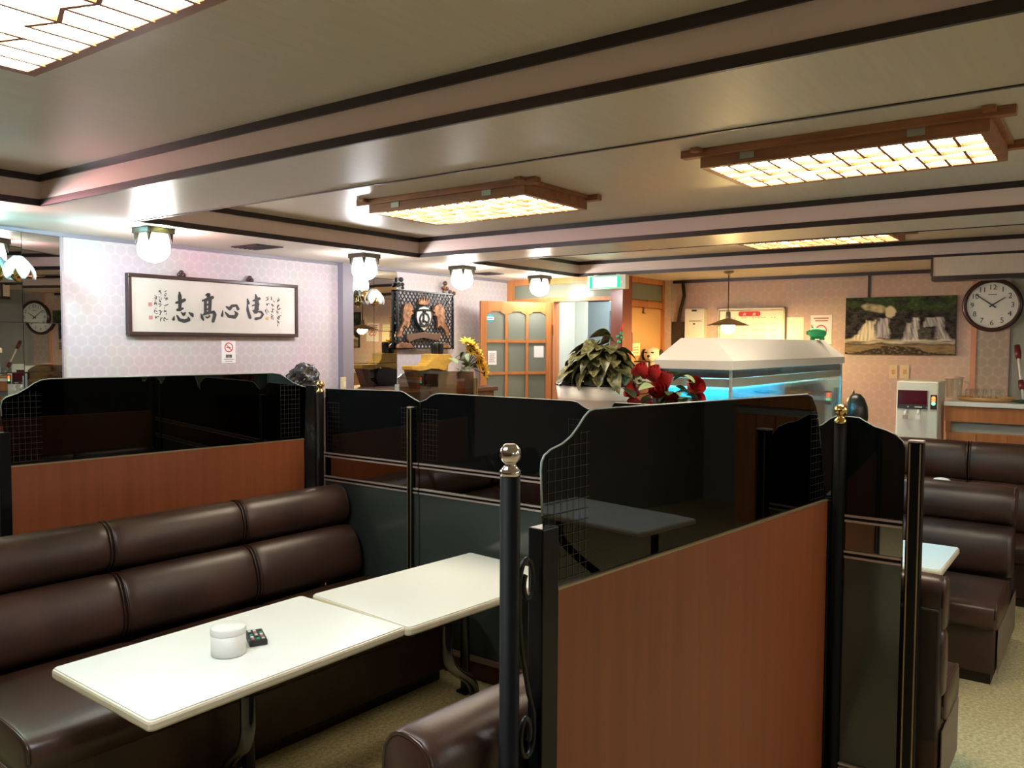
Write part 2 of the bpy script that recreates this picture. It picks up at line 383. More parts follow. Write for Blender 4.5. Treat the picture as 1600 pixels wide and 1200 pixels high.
# vestibule behind the opening
v = MB(); v.box((8.55, 3.78, 0), (8.65, YW, ZS)); v.box((XE+.1, 4.46+.25, 0), (8.55, 4.46+.33, ZS)); struct('wall_vestibule', v, 'jamb')
vf = MB(); vf.box((7.60, 4.30, 0), (7.68, 4.56, ZS)); vf.box((7.60, 3.78, 2.02), (7.68, 4.30, 2.12)); struct('trim_16', vf, 'grey_frame')
struct('trim_17', bx((7.58, 4.56, 0), (7.68, 4.71, ZS)).box((7.6, 3.78, 2.12), (7.68, 4.56, ZS)), 'jamb')
d3 = struct('door_3', bx((7.64, 3.80, .02), (7.675, 4.22, 1.985)), 'vest')
struct('door_closer', bx((7.57, 4.08, 1.86), (7.64, 4.20, 1.91)), 'grey_frame', d3)
MB().tube([(7.6, 4.12, 1.91), (7.56, 4.06, 1.97), (7.58, 3.93, 2.0)], .009, 6).build('closer_arm', 'grey_frame', d3)
lampv = bx((6.98, 3.95, 2.285), (7.48, 4.25, 2.305)); props(lampv.build('vestibule_lamp', 'vest_lamp'), 'flat white ceiling lamp inside the entrance vestibule', 'ceiling lamp')

# ------------------------------------------------------------------ mirrors of square tiles on the left wall
def mirror(name, label, xe, ze, Y, sgn, ang):
    """xe, ze: tile joints; one glass tile between each pair"""
    t = thing(name, label, 'mirror', ((xe[0]+xe[-1])/2, Y, ze[0]))
    piv = Matrix.Translation((xe[-1], Y, 0)) @ Matrix.Rotation(ang, 4, 'Z') @ Matrix.Translation((-xe[-1], -Y, 0))
    rnd = random.Random(3)
    for i in range(len(xe)-1):
        for k in range(len(ze)-1):
            g = .0022; a, b, z0, z1 = xe[i]+g, xe[i+1]-g, ze[k]+g, ze[k+1]-g
            ty, tz = rnd.uniform(-.0016, .0016), rnd.uniform(-.0016, .0016)
            w2, h2 = (b-a)/2, (z1-z0)/2
            vs = []
            for sx, sz in ((-1, -1), (1, -1), (1, 1), (-1, 1)):
                vs.append(Vector(((a+b)/2+sx*w2, Y-sgn*(.008+ty*sx*w2*2+tz*sz*h2*2), (z0+z1)/2+sz*h2)))
            MB().prism([piv @ q_ for q_ in vs], piv.to_3x3() @ Vector((0, sgn*.005, 0))).build('mirror_tile', 'mirror', t)
    bk = bx((xe[0], Y, ze[0]), (xe[-1], Y-sgn*.0022, ze[-1])); bk.v = [piv @ q_ for q_ in bk.v]; bk.build('backing', 'black_matte', t)
    return t
mirror('tiled_wall_mirror', 'wide angled wall mirror of square tiles beside the framed calligraphy', [.65, 1.2, 1.66, 2.118, 2.362], [.6, .94, 1.22, 1.505, 1.783, 2.286], YW-.004, 1, R(14.3))
mirror('tiled_wall_mirror', 'narrow tiled mirror between the mauve column and the crest plaque', [4.615, 4.885, 5.160], [.72, .99, 1.25, 1.51, 1.778, 2.05, 2.286], YW, 1, 0)
struct('trim_18', bx((4.50, YW-.06, 0), (4.61, YW, ZS)), 'column')
struct('trim_19', bx((2.362, YW-.012, 0), (2.372, YW, ZS-.022)), 'column')

# ================================================================== BOOTH PARTITIONS
def etched_grid(parent, P, u0, u1, z0, z1, du, dz, n_off, zmax=None):
    g = MB(); th = .0014; zm = zmax or (lambda u: 9)
    u = u0
    while u <= u1+1e-6:
        zt_ = min(z1, zm(u)-.012)
        if zt_ > z0: g.add([p+n_off for p in (P(u-th/2, z0), P(u+th/2, z0), P(u+th/2, zt_), P(u-th/2, zt_))], [(0, 1, 2, 3)])
        u += du
    z = z0
    while z <= z1+1e-6:
        ok = [u0+(u1-u0)*k/24 for k in range(25) if zm(u0+(u1-u0)*k/24)-.012 > z]
        if len(ok) > 1: g.add([p+n_off for p in (P(ok[0], z-th/2), P(ok[-1], z-th/2), P(ok[-1], z+th/2), P(ok[0], z+th/2))], [(0, 1, 2, 3)])
        z += dz
    return g.build('etched_grid', 'etch', parent)
def glass_partition(name, label, A, B, outline_px, z_wood, wood_px, sgn, post_u, side_u):
    """long partition: smoked glass upper sheet with shaped ends over a wood panel"""
    A = Vector((A.x, A.y, 0)); B = Vector((B.x, B.y, 0)); d = (B-A).normalized(); nrm = Vector((d.y, -d.x, 0)) # towards the camera side
    t = thing(name, label, 'partition', (A+B)/2)
    Lw = (B-A).length
    out = [on_plane(x, y, A, nrm) for x, y in outline_px]
    P = lambda u, z: A + d*u + Vector((0, 0, z))
    g = MB().prism([p-nrm*.006 for p in out], nrm*.006); gl = g.build('glass_sheet', 'smoked', t)
    edge = MB()
    us = [((p-A).dot(d), p.z) for p in out]
    edge.tube([p-nrm*.003 for p in out[1:-1]], .0032, 6); edge.build('glass_rim', 'glass_edge', gl, True)
    wd = MB().prism([P(0, .09), P(Lw, .09), P(Lw, z_wood), P(0, z_wood)], -nrm*.030); 
    wd.v = [p+nrm*.008 for p in wd.v]; wd.build('wood_panel', 'wood_p', t)
    cap = MB().prism([P(0, z_wood), P(Lw, z_wood), P(Lw, z_wood+.006), P(0, z_wood+.006)], -nrm*.032); cap.v = [p+nrm*.009 for p in cap.v]
    cap.build('cap_strip', 'gold_line', t)
    base = MB().prism([P(post_u, 0), P(side_u, 0), P(side_u, .09), P(post_u, .09)], -nrm*.05); base.v = [p+nrm*.018 for p in base.v]; base.build('plinth', 'black', t)
    for u0, u1, zt in ((post_u, 0, z_wood+.155), (Lw, side_u, z_wood)):
        if u1-u0 > .004:
            ch = MB().prism([P(u0, 0), P(u1, 0), P(u1, zt), P(u0, zt)], -nrm*.045); ch.v = [p+nrm*.016 for p in ch.v]; ch.build('end_channel', 'black', t, bevel=.003)
    zt = max(p.z for p in out)
    srt = sorted(us)
    def zmax(u):
        c_ = [a_ for a_ in srt if a_[1] > z_wood+.1]; lo = [a_ for a_ in c_ if a_[0] <= u]; hi = [a_ for a_ in c_ if a_[0] > u]
        if not lo or not hi: return z_wood+.12
        a_, b_ = lo[-1], hi[0]; f_ = (u-a_[0])/max(1e-6, b_[0]-a_[0]); return a_[1]+(b_[1]-a_[1])*f_
    etched_grid(gl, P, post_u+.012, .13, z_wood+.02, zt-.05, .0235, .0265, nrm*.002, zmax)
    etched_grid(gl, P, Lw-.145, Lw-.02, z_wood+.02, zt-.05, .0235, .0265, nrm*.002, zmax)
    return t, P, d, nrm
AF, BF = on_z(865, 922.5, H-.578), on_z(1290, 782, H-.578)
front, PF, dF, nF = glass_partition('booth_partition', 'booth partition nearest the scroll-iron post, smoked glass over orange wood', AF, BF,
    [(862, 924), (849, 806), (847, 735), (848, 722), (852, 712), (862, 703), (880, 694), (894, 682), (905, 667), (915, 651), (922, 643), (930, 640), (1250, 617.2), (1262, 616.2), (1269, 620), (1275, 634), (1279, 652), (1283, 700), (1290, 784)],
    H-.578, None, 1, -.058, 1.595)
AL, BL = on_z(16, 730, H-.553), on_z(474, 686.5, H-.553)
leftp, PL, dL, nL = glass_partition('booth_partition', 'booth partition behind the long sofa, smoked glass over orange wood', AL, BL,
    [(14, 731), (3, 650), (2, 634), (4, 626), (10, 621), (28, 615), (42, 607), (54, 599), (64, 594.5), (78, 592.3), (426, 583.2), (438, 585), (448, 591), (458, 598), (472, 603.5), (478, 605), (476, 687)],
    H-.553, None, 1, -.045, 1.50)

def ball_post(name, label, x, y, ztop, metal='steel', r=.0225, group=None):
    t = thing(name, label, 'post', (x, y, 0), 0, group)
    X = Matrix.Translation((x, y, 0))
    MB().lathe([(r*1.7, 0), (r*1.7, .012), (r, .02), (r, ztop-.072)], 18, X).build('shaft', 'black_shaft', t, True)
    rb = r*1.08; zb_ = ztop-.024
    f = MB().lathe([(r*1.02, ztop-.072), (r*1.06, ztop-.066), (r*1.06, ztop-.061), (r*.70, ztop-.053), (r*.62, ztop-.049)]+[(rb*math.cos(R(a_)), zb_+rb*math.sin(R(a_))) for a_ in (-58, -45, -30, -15, 0, 15, 30, 45, 58, 66)]+[(.001, zb_+rb*.92)], 24, X)
    f.build('finial', metal, t, True); return t
pp = on_plane(797, 800, AF+Vector((0, 0, -AF.z)), nF); 
ball_post('ball_post', 'slender black post topped with a silver ball, beside the scroll iron', pp.x, pp.y, 1.462)
ball_post('ball_post', 'black post with gold ball standing before the aquarium', 3.19, .822, 1.462, 'brass')
ball_post('ball_post', 'black post with gold ball beside the dark rock', 3.19, 3.695, 1.462, 'brass')
# scroll iron between the near post and the channel
sc = thing('scroll_iron', 'black wrought scroll bracket joining post and wooden partition', 'bracket', (pp.x, pp.y, 0))
u0 = (Vector((pp.x, pp.y, 0))-Vector((AF.x, AF.y, 0))).dot(dF)+.031; u1 = -.066; um = (u0+u1)/2; w2 = (u1-u0)/2
def spiral(zc, sg, flip):
    pts = []
    for k in range(26):
        a = k/25*2*math.pi*1.15; rr = w2*(1-.62*k/25)
        pts.append(PF(um+flip*math.cos(a)*rr*(1 if k else 1), zc+sg*(math.sin(a)*rr*2.3)))
    return pts
s1 = spiral(1.140, 1, -1); s2 = spiral(.79, -1, 1)
MB().tube(s1[::-1]+[PF(um-w2, 1.06), PF(um-w2*.6, .98), PF(um+w2*.3, .88), PF(um+w2, .83)]+s2, .0065, 8).build('scroll', 'black_matte', sc, True)

# wall partition across the end of the booths (plane x = 3.2)
XP = 3.2
def yz(x, y): p = on_x(x, y, XP); return p.y, p.z
Z1a, Z1b, Z2a, Z2b, ZB = H-.628, H-.655, H-.762, H-.790, .10
def screen(name, label, y0, y1, top, grid_sides):
    """y0 > y1; top = outline of the upper glass from y0 to y1"""
    t = thing(name, label, 'partition', (XP, (y0+y1)/2, 0))
    pts = [Vector((XP, y0, Z1a))]+[Vector((XP, a, b)) for a, b in top]+[Vector((XP, y1, Z1a))]
    g = MB().prism(pts, (.007, 0, 0)).build('glass_sheet', 'smoked_dark', t)
    MB().tube([p+Vector((.0035, 0, 0)) for p in pts[1:-1]], .003, 6).build('glass_rim', 'glass_edge', g, True)
    P = lambda u, z: Vector((XP-.002, y0-u, z))
    etched_grid(g, P, .02, .02+.105, Z1a+.02, Z1a+.29, .0235, .0265, Vector((0, 0, 0)))
    if y0-y1 > .5: etched_grid(g, P, y0-y1-.125, y0-y1-.02, Z1a+.02, Z1a+.29, .0235, .0265, Vector((0, 0, 0)))
    bx((XP-.004, y0, Z2a), (XP+.012, y1, Z1b)).build('mirror_strip', 'strip_mirror', t)
    bx((XP-.004, y0, ZB), (XP+.014, y1, Z2b)).build('lower_panel', 'lower_panel', t)
    for za, zb in ((Z1b, Z1a), (Z2b, Z2a)):
        r_ = bx((XP-.008, y0, za), (XP+.016, y1, zb)).build('rail', 'black', t)
        for zz in (za, zb-.008): bx((XP-.013, y0, zz), (XP-.008, y1, zz+.008)).build('chrome_bead', 'chrome', r_)
    bx((XP-.022, y0, 0), (XP+.03, y1, ZB-.012)).build('plinth', 'wood_d', t)
    for zz in (ZB-.012, ZB+.006): bx((XP-.018, y0, zz), (XP+.016, y1, zz+.007)).build('base_bead', 'chrome', t)
    return t
topA = [yz(x, y) for x, y in ((509, 607.5), (626, 611.5), (632, 614), (640, 619.5), (648, 624.5), (655, 628))]
topB = [yz(x, y) for x, y in ((657, 628), (666, 624.5), (673, 619), (680, 616), (688, 615.3), (893, 626.7), (902, 629), (910, 635), (918, 639.5), (926, 642))]
yA0, yA1 = 3.665, topA[-1][0]; yB0, yB1 = topB[0][0], topB[-1][0]
screen('mirror_strip_partition', 'dark glass partition section with mirror strip, beside the sofa end', yA0, yA1, [(yA0, topA[0][1])]+topA[1:], 1)
screen('mirror_strip_partition', 'wide dark glass partition section with mirror strip, at the white table end', yB0, yB1, topB, 1)
zt = topB[4][1]
screen('mirror_strip_partition', 'dark glass partition section behind the orange wood partition', yB1-.01, 1.035, [(yB1-.01, zt-.10), (yB1-.06, zt-.07), (yB1-.11, zt), (1.16, zt), (1.10, zt-.05), (1.035, zt-.08)], 1)
topD = [yz(x, y) for x, y in ((1232, 690), (1240, 679), (1254, 671), (1270, 668), (1285, 664), (1297, 655), (1308, 650), (1342, 653), (1352, 659), (1366, 667), (1385, 673), (1400, 680), (1410, 690), (1414, 700))]
screen('mirror_strip_partition', 'short dark glass partition end with curved shoulders, below the aquarium', 1.02, topD[-1][0], topD, 1)
def line_post(label, y, ztop, w=.034):
    t = thing('line_post', label, 'post', (XP, y, 0))
    bx((XP-.02, y-w/2, 0), (XP+.024, y+w/2, ztop)).build('shaft', 'black', t, bevel=.004)
    for s_ in (-1, 1): bx((XP-.024, y+s_*w*.34-.0022, .02), (XP-.02, y+s_*w*.34+.0022, ztop-.006)).build('gold_line', 'gold_line', t)
    bx((XP-.021, y-w/2+.001, ztop), (XP+.025, y+w/2-.001, ztop+.006)).build('cap', 'chrome', t)
line_post('thin black post with gold lines joining two glass sections behind white table', yA1+.052, yz(643, 637)[1])
line_post('thin black post with gold lines, hidden end behind the orange wood partition', 1.028, 1.335, .02)
line_post('black end post with gold lines beside the brown sofas', .566, 1.338, .05)
fl = MB(); fl.box((XP-.02, 3.735, 0), (XP+.03, 3.85, 1.43)); props(fl.build('filler_panel', 'marble'), 'black marble-look upright panel between the partitions beside the dark rock', 'panel')
fl = MB(); fl.box((XP-.02, .846, 0), (XP+.02, .872, 1.40)); 
# brown tinted glass screen of the next booth
tp = thing('tinted_screen', 'brown tinted glass screen in front of the yellow carved ornament', 'partition', (4.2, 3.65, 0))
out = [on_y(x, y, 3.65) for x, y in ((622, 640), (622, 590), (628, 585), (638, 580.5), (650, 579.5), (740, 580.5))]
out = [Vector((out[0].x, 3.65, .8))]+out[1:]+[Vector((out[-1].x, 3.65, .8))]
MB().prism(out, (0, .006, 0)).build('glass_sheet', 'tint', tp)
bx((out[1].x, 3.63, 0), (out[-1].x, 3.67, .8)).build('wood_panel', 'wood_p', tp)
for x_ in (out[-1].x+.004, out[-1].x+.022): bx((x_, 3.635, 0), (x_+.009, 3.66, 1.435)).build('gold_post', 'gold_line', tp)
bx((out[-1].x+.013, 3.637, 0), (out[-1].x+.022, 3.658, 1.43)).build('post_core', 'black', tp)
bx((out[1].x-.02, 3.64, 0), (out[1].x, 3.66, 1.42)).build('end_post', 'glass_edge', tp)

# ================================================================== SOFAS
def roll_section(mb, prof, u0, u1, xf, pinch=.94):
    """closed profile (v, z) swept along u, ends drawn in a little"""
    n = len(prof); cv = sum(p[0] for p in prof)/n; cz = sum(p[1] for p in prof)/n
    st = [(u0, pinch-.07), (u0+.006, pinch), (u0+.022, .985), (u0+.06, 1.0), ((u0+u1)/2, 1.012), (u1-.06, 1.0), (u1-.022, .985), (u1-.006, pinch), (u1, pinch-.07)]
    vs = []; fs = []
    for u, s in st:
        for a, b in prof: vs.append((u, cv+(a-cv)*s, cz+(b-cz)*s))
    for i in range(len(st)-1):
        for k in range(n): fs.append((i*n+k, i*n+(k+1) % n, (i+1)*n+(k+1) % n, (i+1)*n+k))
    fs.append(list(range(n))[::-1]); fs.append([(len(st)-1)*n+k for k in range(n)])
    mb.add(vs, fs, xf)
def sup(cv, cz, rv, rz, p=3.0, n=22, tilt=0):
    o = []
    for k in range(n):
        a = 2*math.pi*k/n; ca, sa = math.cos(a), math.sin(a)
        x = math.copysign(abs(ca)**(2/p), ca)*rv; z = math.copysign(abs(sa)**(2/p), sa)*rz
        o.append((cv+x*math.cos(tilt)-z*math.sin(tilt), cz+x*math.sin(tilt)+z*math.cos(tilt)))
    return o
def sofa(label, origin, rz, L, secs, depth, seat_back, top=.88, tilt=.18, group=None):
    """local frame: u along the length, v from the back (0) to the front (depth)"""
    t = thing('booth_sofa', label, 'sofa', origin, rz, group)
    X = Matrix.Translation(origin) @ Matrix.Rotation(rz, 4, 'Z')
    MB(X).box((.03, .05, .0), (L-.03, depth-.07, .06)).build('plinth', 'sofa_base', t)
    MB(X).box((.01, .04, .06), (L-.01, depth-.035, .30)).build('base', 'leather', t, bevel=.01)
    MB(X).box((.012, .02, .25), (L-.012, .10, top-.11)).build('back_board', 'sofa_base', t, bevel=.008)
    us = [i*L/secs for i in range(secs+1)]
    zsplit = .42+(top-.42)*.52
    th = min(.11, seat_back*.36)
    for i in range(secs):
        a, b = us[i]+.002, us[i+1]-.002
        s_ = MB(X); roll_section(s_, sup((seat_back-.03+depth)/2, .345, (depth-seat_back+.03)/2, .078, 4.5, 26), a, b, None, .97); s_.build('seat_cushion', 'leather', t, True)
        s_ = MB(X); roll_section(s_, sup(seat_back-th-.005, (.42+zsplit)/2-.005, th, (zsplit-.42)/2+.022, 2.7, 24, tilt), a, b, None); lo = s_.build('lower_back_cushion', 'leather', t, True)
        s_ = MB(X); vt = max(.085, seat_back-th-.005-tilt*.36); roll_section(s_, sup(vt, (top+zsplit)/2+.002, min(th*1.02, vt-.004), (top-zsplit)/2, 2.5, 24, tilt), a, b, None); up = s_.build('upper_back_cushion', 'leather', t, True)
        for e_, par in ((up, 0), (lo, 1)): pass
    for u in us[1:-1]:
        for du in (-.008, .008):
            for prof in (sup(seat_back-th-.005, (.42+zsplit)/2-.005, th*.985, (zsplit-.42)/2+.018, 2.7, 24, tilt), sup(vt, (top+zsplit)/2+.002, min(th*1.0, vt-.006), (top-zsplit)/2-.003, 2.5, 24, tilt)):
                MB(X).tube([(u+du, p[0], p[1]) for p in prof[-6:]+prof[:12]], .0045, 6).build('piping', 'piping', t, True)
    for u, s in ((0, 1), (L, -1)):
        prof = sup((seat_back-.03+depth)/2, .345, (depth-seat_back+.03)/2-.006, .074, 4.5, 26)
        MB(X).tube([(u+s*.010, p[0], p[1]) for p in prof[:14]], .006, 6).build('piping', 'piping', t, True)
        bp = sup(seat_back-th-.005, (.42+zsplit)/2-.005, th*.9, (zsplit-.42)/2+.012, 2.7, 24, tilt); tp_ = sup(vt, (top+zsplit)/2+.002, min(th*.92, vt-.01), (top-zsplit)/2-.008, 2.5, 24, tilt)
        MB(X).tube([(u+s*.006, p[0], p[1]) for p in tp_[-5:]+tp_[:13]], .006, 6).build('piping', 'piping', t, True)
        side = MB(X).box((u-.002 if s > 0 else u-.002, .045, .07), (u+.002, depth-.045, .285)); side.build('side_panel', 'leather_side', t)
    return t
# long sofa behind the white tables (faces the camera side): its front looks to -y
rl = math.atan2(dL.y, dL.x)
oL = Vector((3.165, 3.735, 0))
sofa('long brown leather sofa behind the white tables, three cushions wide', oL, R(-3.2)+math.pi, 1.95, 3, 1.12, .44, .885, .30)
oD = Vector((1.28, 1.115, 0))
sofa('brown leather sofa with its back to the near orange wood partition', oD, rl+R(0), 1.84, 3, .62, .25, .828, .12)
sofa('brown leather sofa backing on the black end post', Vector((3.235, 1.30, 0)), -math.pi/2, .83, 1, .47, .16, .845, .05)
sofa('brown leather sofa facing the small white corner table', Vector((5.52, .43, 0)), math.pi/2, .85, 1, .93, .34, .89, .22)
sofa('brown leather sofa below the water dispenser', Vector((6.74, -.25, 0)), math.pi/2, 1.62, 3, .62, .24, 1.0, .15)

# ================================================================== TABLES
def rrect(x0, x1, y0, y1, r, n=4):
    p = []
    for cx, cy, a0 in ((x1-r, y1-r, 0), (x0+r, y1-r, 90), (x0+r, y0+r, 180), (x1-r, y0+r, 270)):
        for k in range(n+1): a = R(a0+90*k/n); p.append((cx+r*math.cos(a), cy+r*math.sin(a)))
    return p
M['black_leg'] = mat('black_leg', (.006, .006, .009), .22)
def table(label, c, rz, Lx, Ly, z=.65, legs=None):
    t = thing('cafe_table', label, 'table', (c[0], c[1], 0), rz)
    X = Matrix.Translation((c[0], c[1], 0)) @ Matrix.Rotation(rz, 4, 'Z')
    pr = rrect(-Lx/2, Lx/2, -Ly/2, Ly/2, .018)
    MB(X).prism([(a, b, z-.034) for a, b in pr], (0, 0, .032)).build('edge_band', 'cream_edge', t, bevel=.009)
    pr2 = rrect(-Lx/2+.007, Lx/2-.007, -Ly/2+.007, Ly/2-.007, .014)
    MB(X).prism([(a, b, z-.004) for a, b in pr2], (0, 0, .004)).build('table_top', 'white_top', t)
    for (tx, ty), (fx_, fy_) in legs or (((-.10, -Ly*.30), (.05, Ly*.2)), ((.12, Ly*.3), (.12, Ly*.32))):
        P0, P1 = Vector((tx, ty, 0)), Vector((fx_, fy_, 0)); den = []
        for k in range(19):
            q_ = k/18; e_ = max(0, min(1, (q_-.18)/.74)); e_ = e_*e_*(3-2*e_); p_ = P0.lerp(P1, e_); den.append((p_.x, p_.y, (z-.036)*(1-q_)+.012*q_))
        lg = MB(X).tube(den, .024, 10).build('leg', 'black_leg', t, True)
        MB(X).box((fx_-.032, fy_-.032, 0), (fx_+.032, fy_+.032, .013)).build('foot', 'black_leg', lg, bevel=.003)
        MB(X).box((tx-.05, ty-.05, z-.044), (tx+.05, ty+.05, z-.034)).build('mount', 'black_leg', lg)
    return t
tc1 = [on_z(x, y, .65) for x, y in ((80, 1041), (226, 1131), (632, 980), (478, 929))]
c1 = sum(tc1, Vector())/4; ang1 = math.atan2((tc1[2]-tc1[1]).y, (tc1[2]-tc1[1]).x)
tc2 = [on_z(x, y, .65) for x, y in ((485, 929), (639, 981), (735, 863))]
ux = (tc2[2]-tc2[0]).normalized(); uy = Vector((-ux.y, ux.x, 0)); c2 = (tc2[0]+tc2[1])/2 + ux*(tc2[2]-tc2[0]).length/2
ang2 = math.atan2(ux.y, ux.x)
L1 = -.004+((tc1[2]-tc1[1]).length+(tc1[3]-tc1[0]).length)/2; W1 = ((tc1[0]-tc1[1]).length+(tc1[2]-tc1[3]).length)/2
table('white cafe table carrying the lidded canister and remote control', c1, ang1, L1, W1, legs=[((-.13, -.23), (.10, .24)), ((.15, .20), (.19, .24))])
table('bare white cafe table against the mirror-strip partition', c2, ang2, (tc2[2]-tc2[0]).length, W1, legs=[((-.22, -.24), (.24, .05)), ((.34, .22), (.36, .23))])
table('small white table in front of the single brown sofa', (4.46, .62+.30), 0, .55, .60, legs=[((-.1, -.18), (-.08, .12)), ((.05, .18), (.03, .18))])
table('white table across the aisle from the partition', (3.95, -1.02), R(-4), .55, .95)
table('white table with a lidded pot, before the dispenser sofa', (5.83, .88), 0, .36, .6, z=.66)
# things on the table
cp = on_z(357, 1021, .65); ct = thing('canister', 'lidded white round canister on the white table', 'canister', cp)
X = Matrix.Translation(cp)
MB().lathe([(.050, 0), (.0555, .003), (.0565, .072)], 28, X).build('body', 'white', ct, True)
MB().lathe([(.0573, .0715), (.0577, .073), (.0577, .090), (.055, .0935), (.001, .0945)], 28, X).build('lid', 'white', ct, True)
rp_ = on_z(401, 1003, .65); rc = thing('remote_control', 'black remote control lying beside the white canister', 'remote control', rp_, R(-28))
X = Matrix.Translation(rp_) @ Matrix.Rotation(R(-28), 4, 'Z')
MB(X).box((-.03, -.045, 0), (.03, .075, .021)).build('case', 'remote', rc, bevel=.004)
for i in range(3):
    for k in range(5):
        MB(X).box((-.021+i*.017, -.035+k*.021, .021), (-.012+i*.017, -.024+k*.021, .0235)).build('button', ['seal', 'white', 'bead_green', 'remote', 'offwhite'][(i*2+k) % 5], rc)

# ================================================================== CEILING LIGHTS
unit = bpy.data.meshes.new('slat'); _m = MB().box((-.5, -.5, -.5), (.5, .5, .5)); unit.from_pydata([tuple(p) for p in _m.v], [], _m.f); unit.materials.append(M['wood_slat'])
def slat(parent, a, b, z, h=.014, w=.0105):
    a, b = Vector(a), Vector(b); d = b-a
    o = link(bpy.data.objects.new('slat', unit)); o.parent = parent
    o.matrix_local = Matrix.Translation(((a.x+b.x)/2, (a.y+b.y)/2, z)) @ Matrix.Rotation(math.atan2(d.y, d.x), 4, 'Z') @ Matrix.Diagonal((d.length+w*.5, w, h, 1))
def fixture(label, cx, cy, wx, wy, dm='diffuser_warm'):
    t = thing('lattice_ceiling_light', label, 'ceiling light', (cx, cy, ZC))
    f = lambda a, b: MB(Matrix.Translation((cx, cy, ZC))).box(a, b)
    x2, y2 = wx/2, wy/2; zb = -.072
    for s in (-1, 1):
        xo, xi = s*x2, s*(x2-.03)
        fr = f((min(xo, xi), -y2, zb), (max(xo, xi), y2, -.012)).build('frame_rail', 'wood_f', t, bevel=.002)
        # upper rail runs past the corner as a stepped tab
        f((s*x2-.022, -y2-.075, -.030), (s*x2+.022, y2+.075, 0)).build('tab_rail', 'wood_f', t, bevel=.003)
        for yy in (-y2*.56, y2*.62):
            f((s*x2-.003, yy-.028, -.056), (s*x2+.0035, yy+.028, -.022)).build('clip', 'clip', fr)
        f((-x2+.03, min(s*y2, s*(y2-.03)), zb), (x2-.03, max(s*y2, s*(y2-.03)), -.012)).build('frame_rail', 'wood_f', t)
        f((-x2-.06, s*y2-.02, -.018), (x2+.06, s*y2+.02, -.001)).build('tab_rail', 'wood_f', t, bevel=.003)
    f((-x2+.03, -y2+.03, -.062), (x2-.03, y2-.03, -.056)).build('diffuser', dm, t)
    xi, yi = x2-.03, y2-.03; zc = -.068
    n = 12; st = 2*yi/n; za = .016
    X1, X2_, X3 = -xi*.46, 0, xi*.46
    zz = lambda k, ph: za if (k+ph) % 2 else -za
    for k in range(n):
        ya, yb = -yi+k*st, -yi+(k+1)*st
        for Xc, ph in ((X1, 0), (X2_, 1), (X3, 0)):
            if (Xc == X2_) or k not in (3, 8): slat(t, (Xc+zz(k, ph), ya), (Xc+zz(k+1, ph), yb), zc)
    for k in range(1, n):
        y_ = -yi+k*st
        slat(t, (-xi, y_), (X1+zz(k, 0), y_), zc); slat(t, (X3+zz(k, 0), y_), (xi, y_), zc)
        if k % 2: slat(t, (X2_+zz(k, 1), y_), (X3+zz(k, 0), y_), zc)
        else: slat(t, (X1+zz(k, 0), y_), (X2_+zz(k, 1), y_), zc)
    return t
fixture('lattice ceiling light in the coffer above the long sofa', 3.46, 2.77, .56, 1.03)
fixture('lattice ceiling light in the middle coffer above the orange wood partition', 3.385, .86, .54, 1.0)
fixture('lattice ceiling light in the far coffer above the serving counter', 5.83, 1.67, .40, 1.0)
fixture('large lattice ceiling light in the first coffer above the white tables', .77, 1.80, .56, 1.06, 'diffuser')
fixture('added unseen lattice ceiling light of the middle coffer, out of view', 3.4, -1.3, .54, 1.0, 'diffuser')  # lamp added out of view to balance the lighting

# lanterns under the soffit
def lantern(label, x, y, tint, panes):
    t = thing('soffit_lantern', label, 'ceiling lantern', (x, y, ZS), R(0), 'glass lanterns under the soffit')
    T = Matrix.Translation((x, y, ZS))
    MB(T).box((-.082, -.082, -.030), (.082, .082, 0)).build('ceiling_plate', 'lan_plate', t, bevel=.003)
    for sx in (-1, 1):
        for sy in (-1, 1):
            b = MB(T); b.add([(sx*.074, sy*.074, -.030), (sx*.054, sy*.074, -.030), (sx*.054, sy*.054, -.030), (sx*.074, sy*.054, -.030), (sx*.070, sy*.070, -.085)], [(0, 1, 2, 3), (0, 1, 4), (1, 2, 4), (2, 3, 4), (3, 0, 4)]); b.build('bracket', 'lan_plate', t)
    def shell(prof, name, m_):
        seg = 16; vs = []; fs = []
        for r_, z_ in prof:
            sq = max(0, min(1, (z_+.185)/.05))
            for k in range(seg):
                a = 2*math.pi*k/seg+math.pi/4; ca, sa = math.cos(a), math.sin(a); pw = 2+5*sq
                rr = r_/((abs(ca)**pw+abs(sa)**pw)**(1/pw))*.86
                vs.append((rr*ca, rr*sa, z_))
        for i in range(len(prof)-1):
            for k in range(seg): fs.append((i*seg+k, i*seg+(k+1) % seg, (i+1)*seg+(k+1) % seg, (i+1)*seg+k))
        fs.append([(len(prof)-1)*seg+k for k in range(seg)]); MB(T).add(vs, fs).build(name, m_, t, True)
    shell([(.068, -.030), (.074, -.060), (.079, -.085), (.02, -.086)], 'stained_glass_collar', emitter('collar_glow', tuple(min(1, q_*k_) for q_, k_ in zip(tint, (.95, 1, .80))), 2.2))
    shell([(.0785, -.087), (.080, -.115), (.077, -.140), (.064, -.165), (.042, -.181), (.02, -.188), (.001, -.190)], 'opal_shade', emitter('lantern_glow', tint, L_LAN))
    # stained-glass upper lights: coloured light of the lamp itself on the soffit
    for az, el, c_, p_ in panes:
        ld = bpy.data.lights.new('pane_light', 'SPOT'); ld.color = c_; ld.energy = p_; ld.shadow_soft_size = .03; ld.spot_size = R(110); ld.spot_blend = .8
        lo = link(bpy.data.objects.new('pane_light', ld)); lo.parent = t
        dv = Vector((math.cos(R(az))*math.cos(R(el)), math.sin(R(az))*math.cos(R(el)), math.sin(R(el))))
        lo.location = dv*.10+Vector((0, 0, -.075)); lo.rotation_euler = dv.to_track_quat('-Z', 'Y').to_euler()
    return t
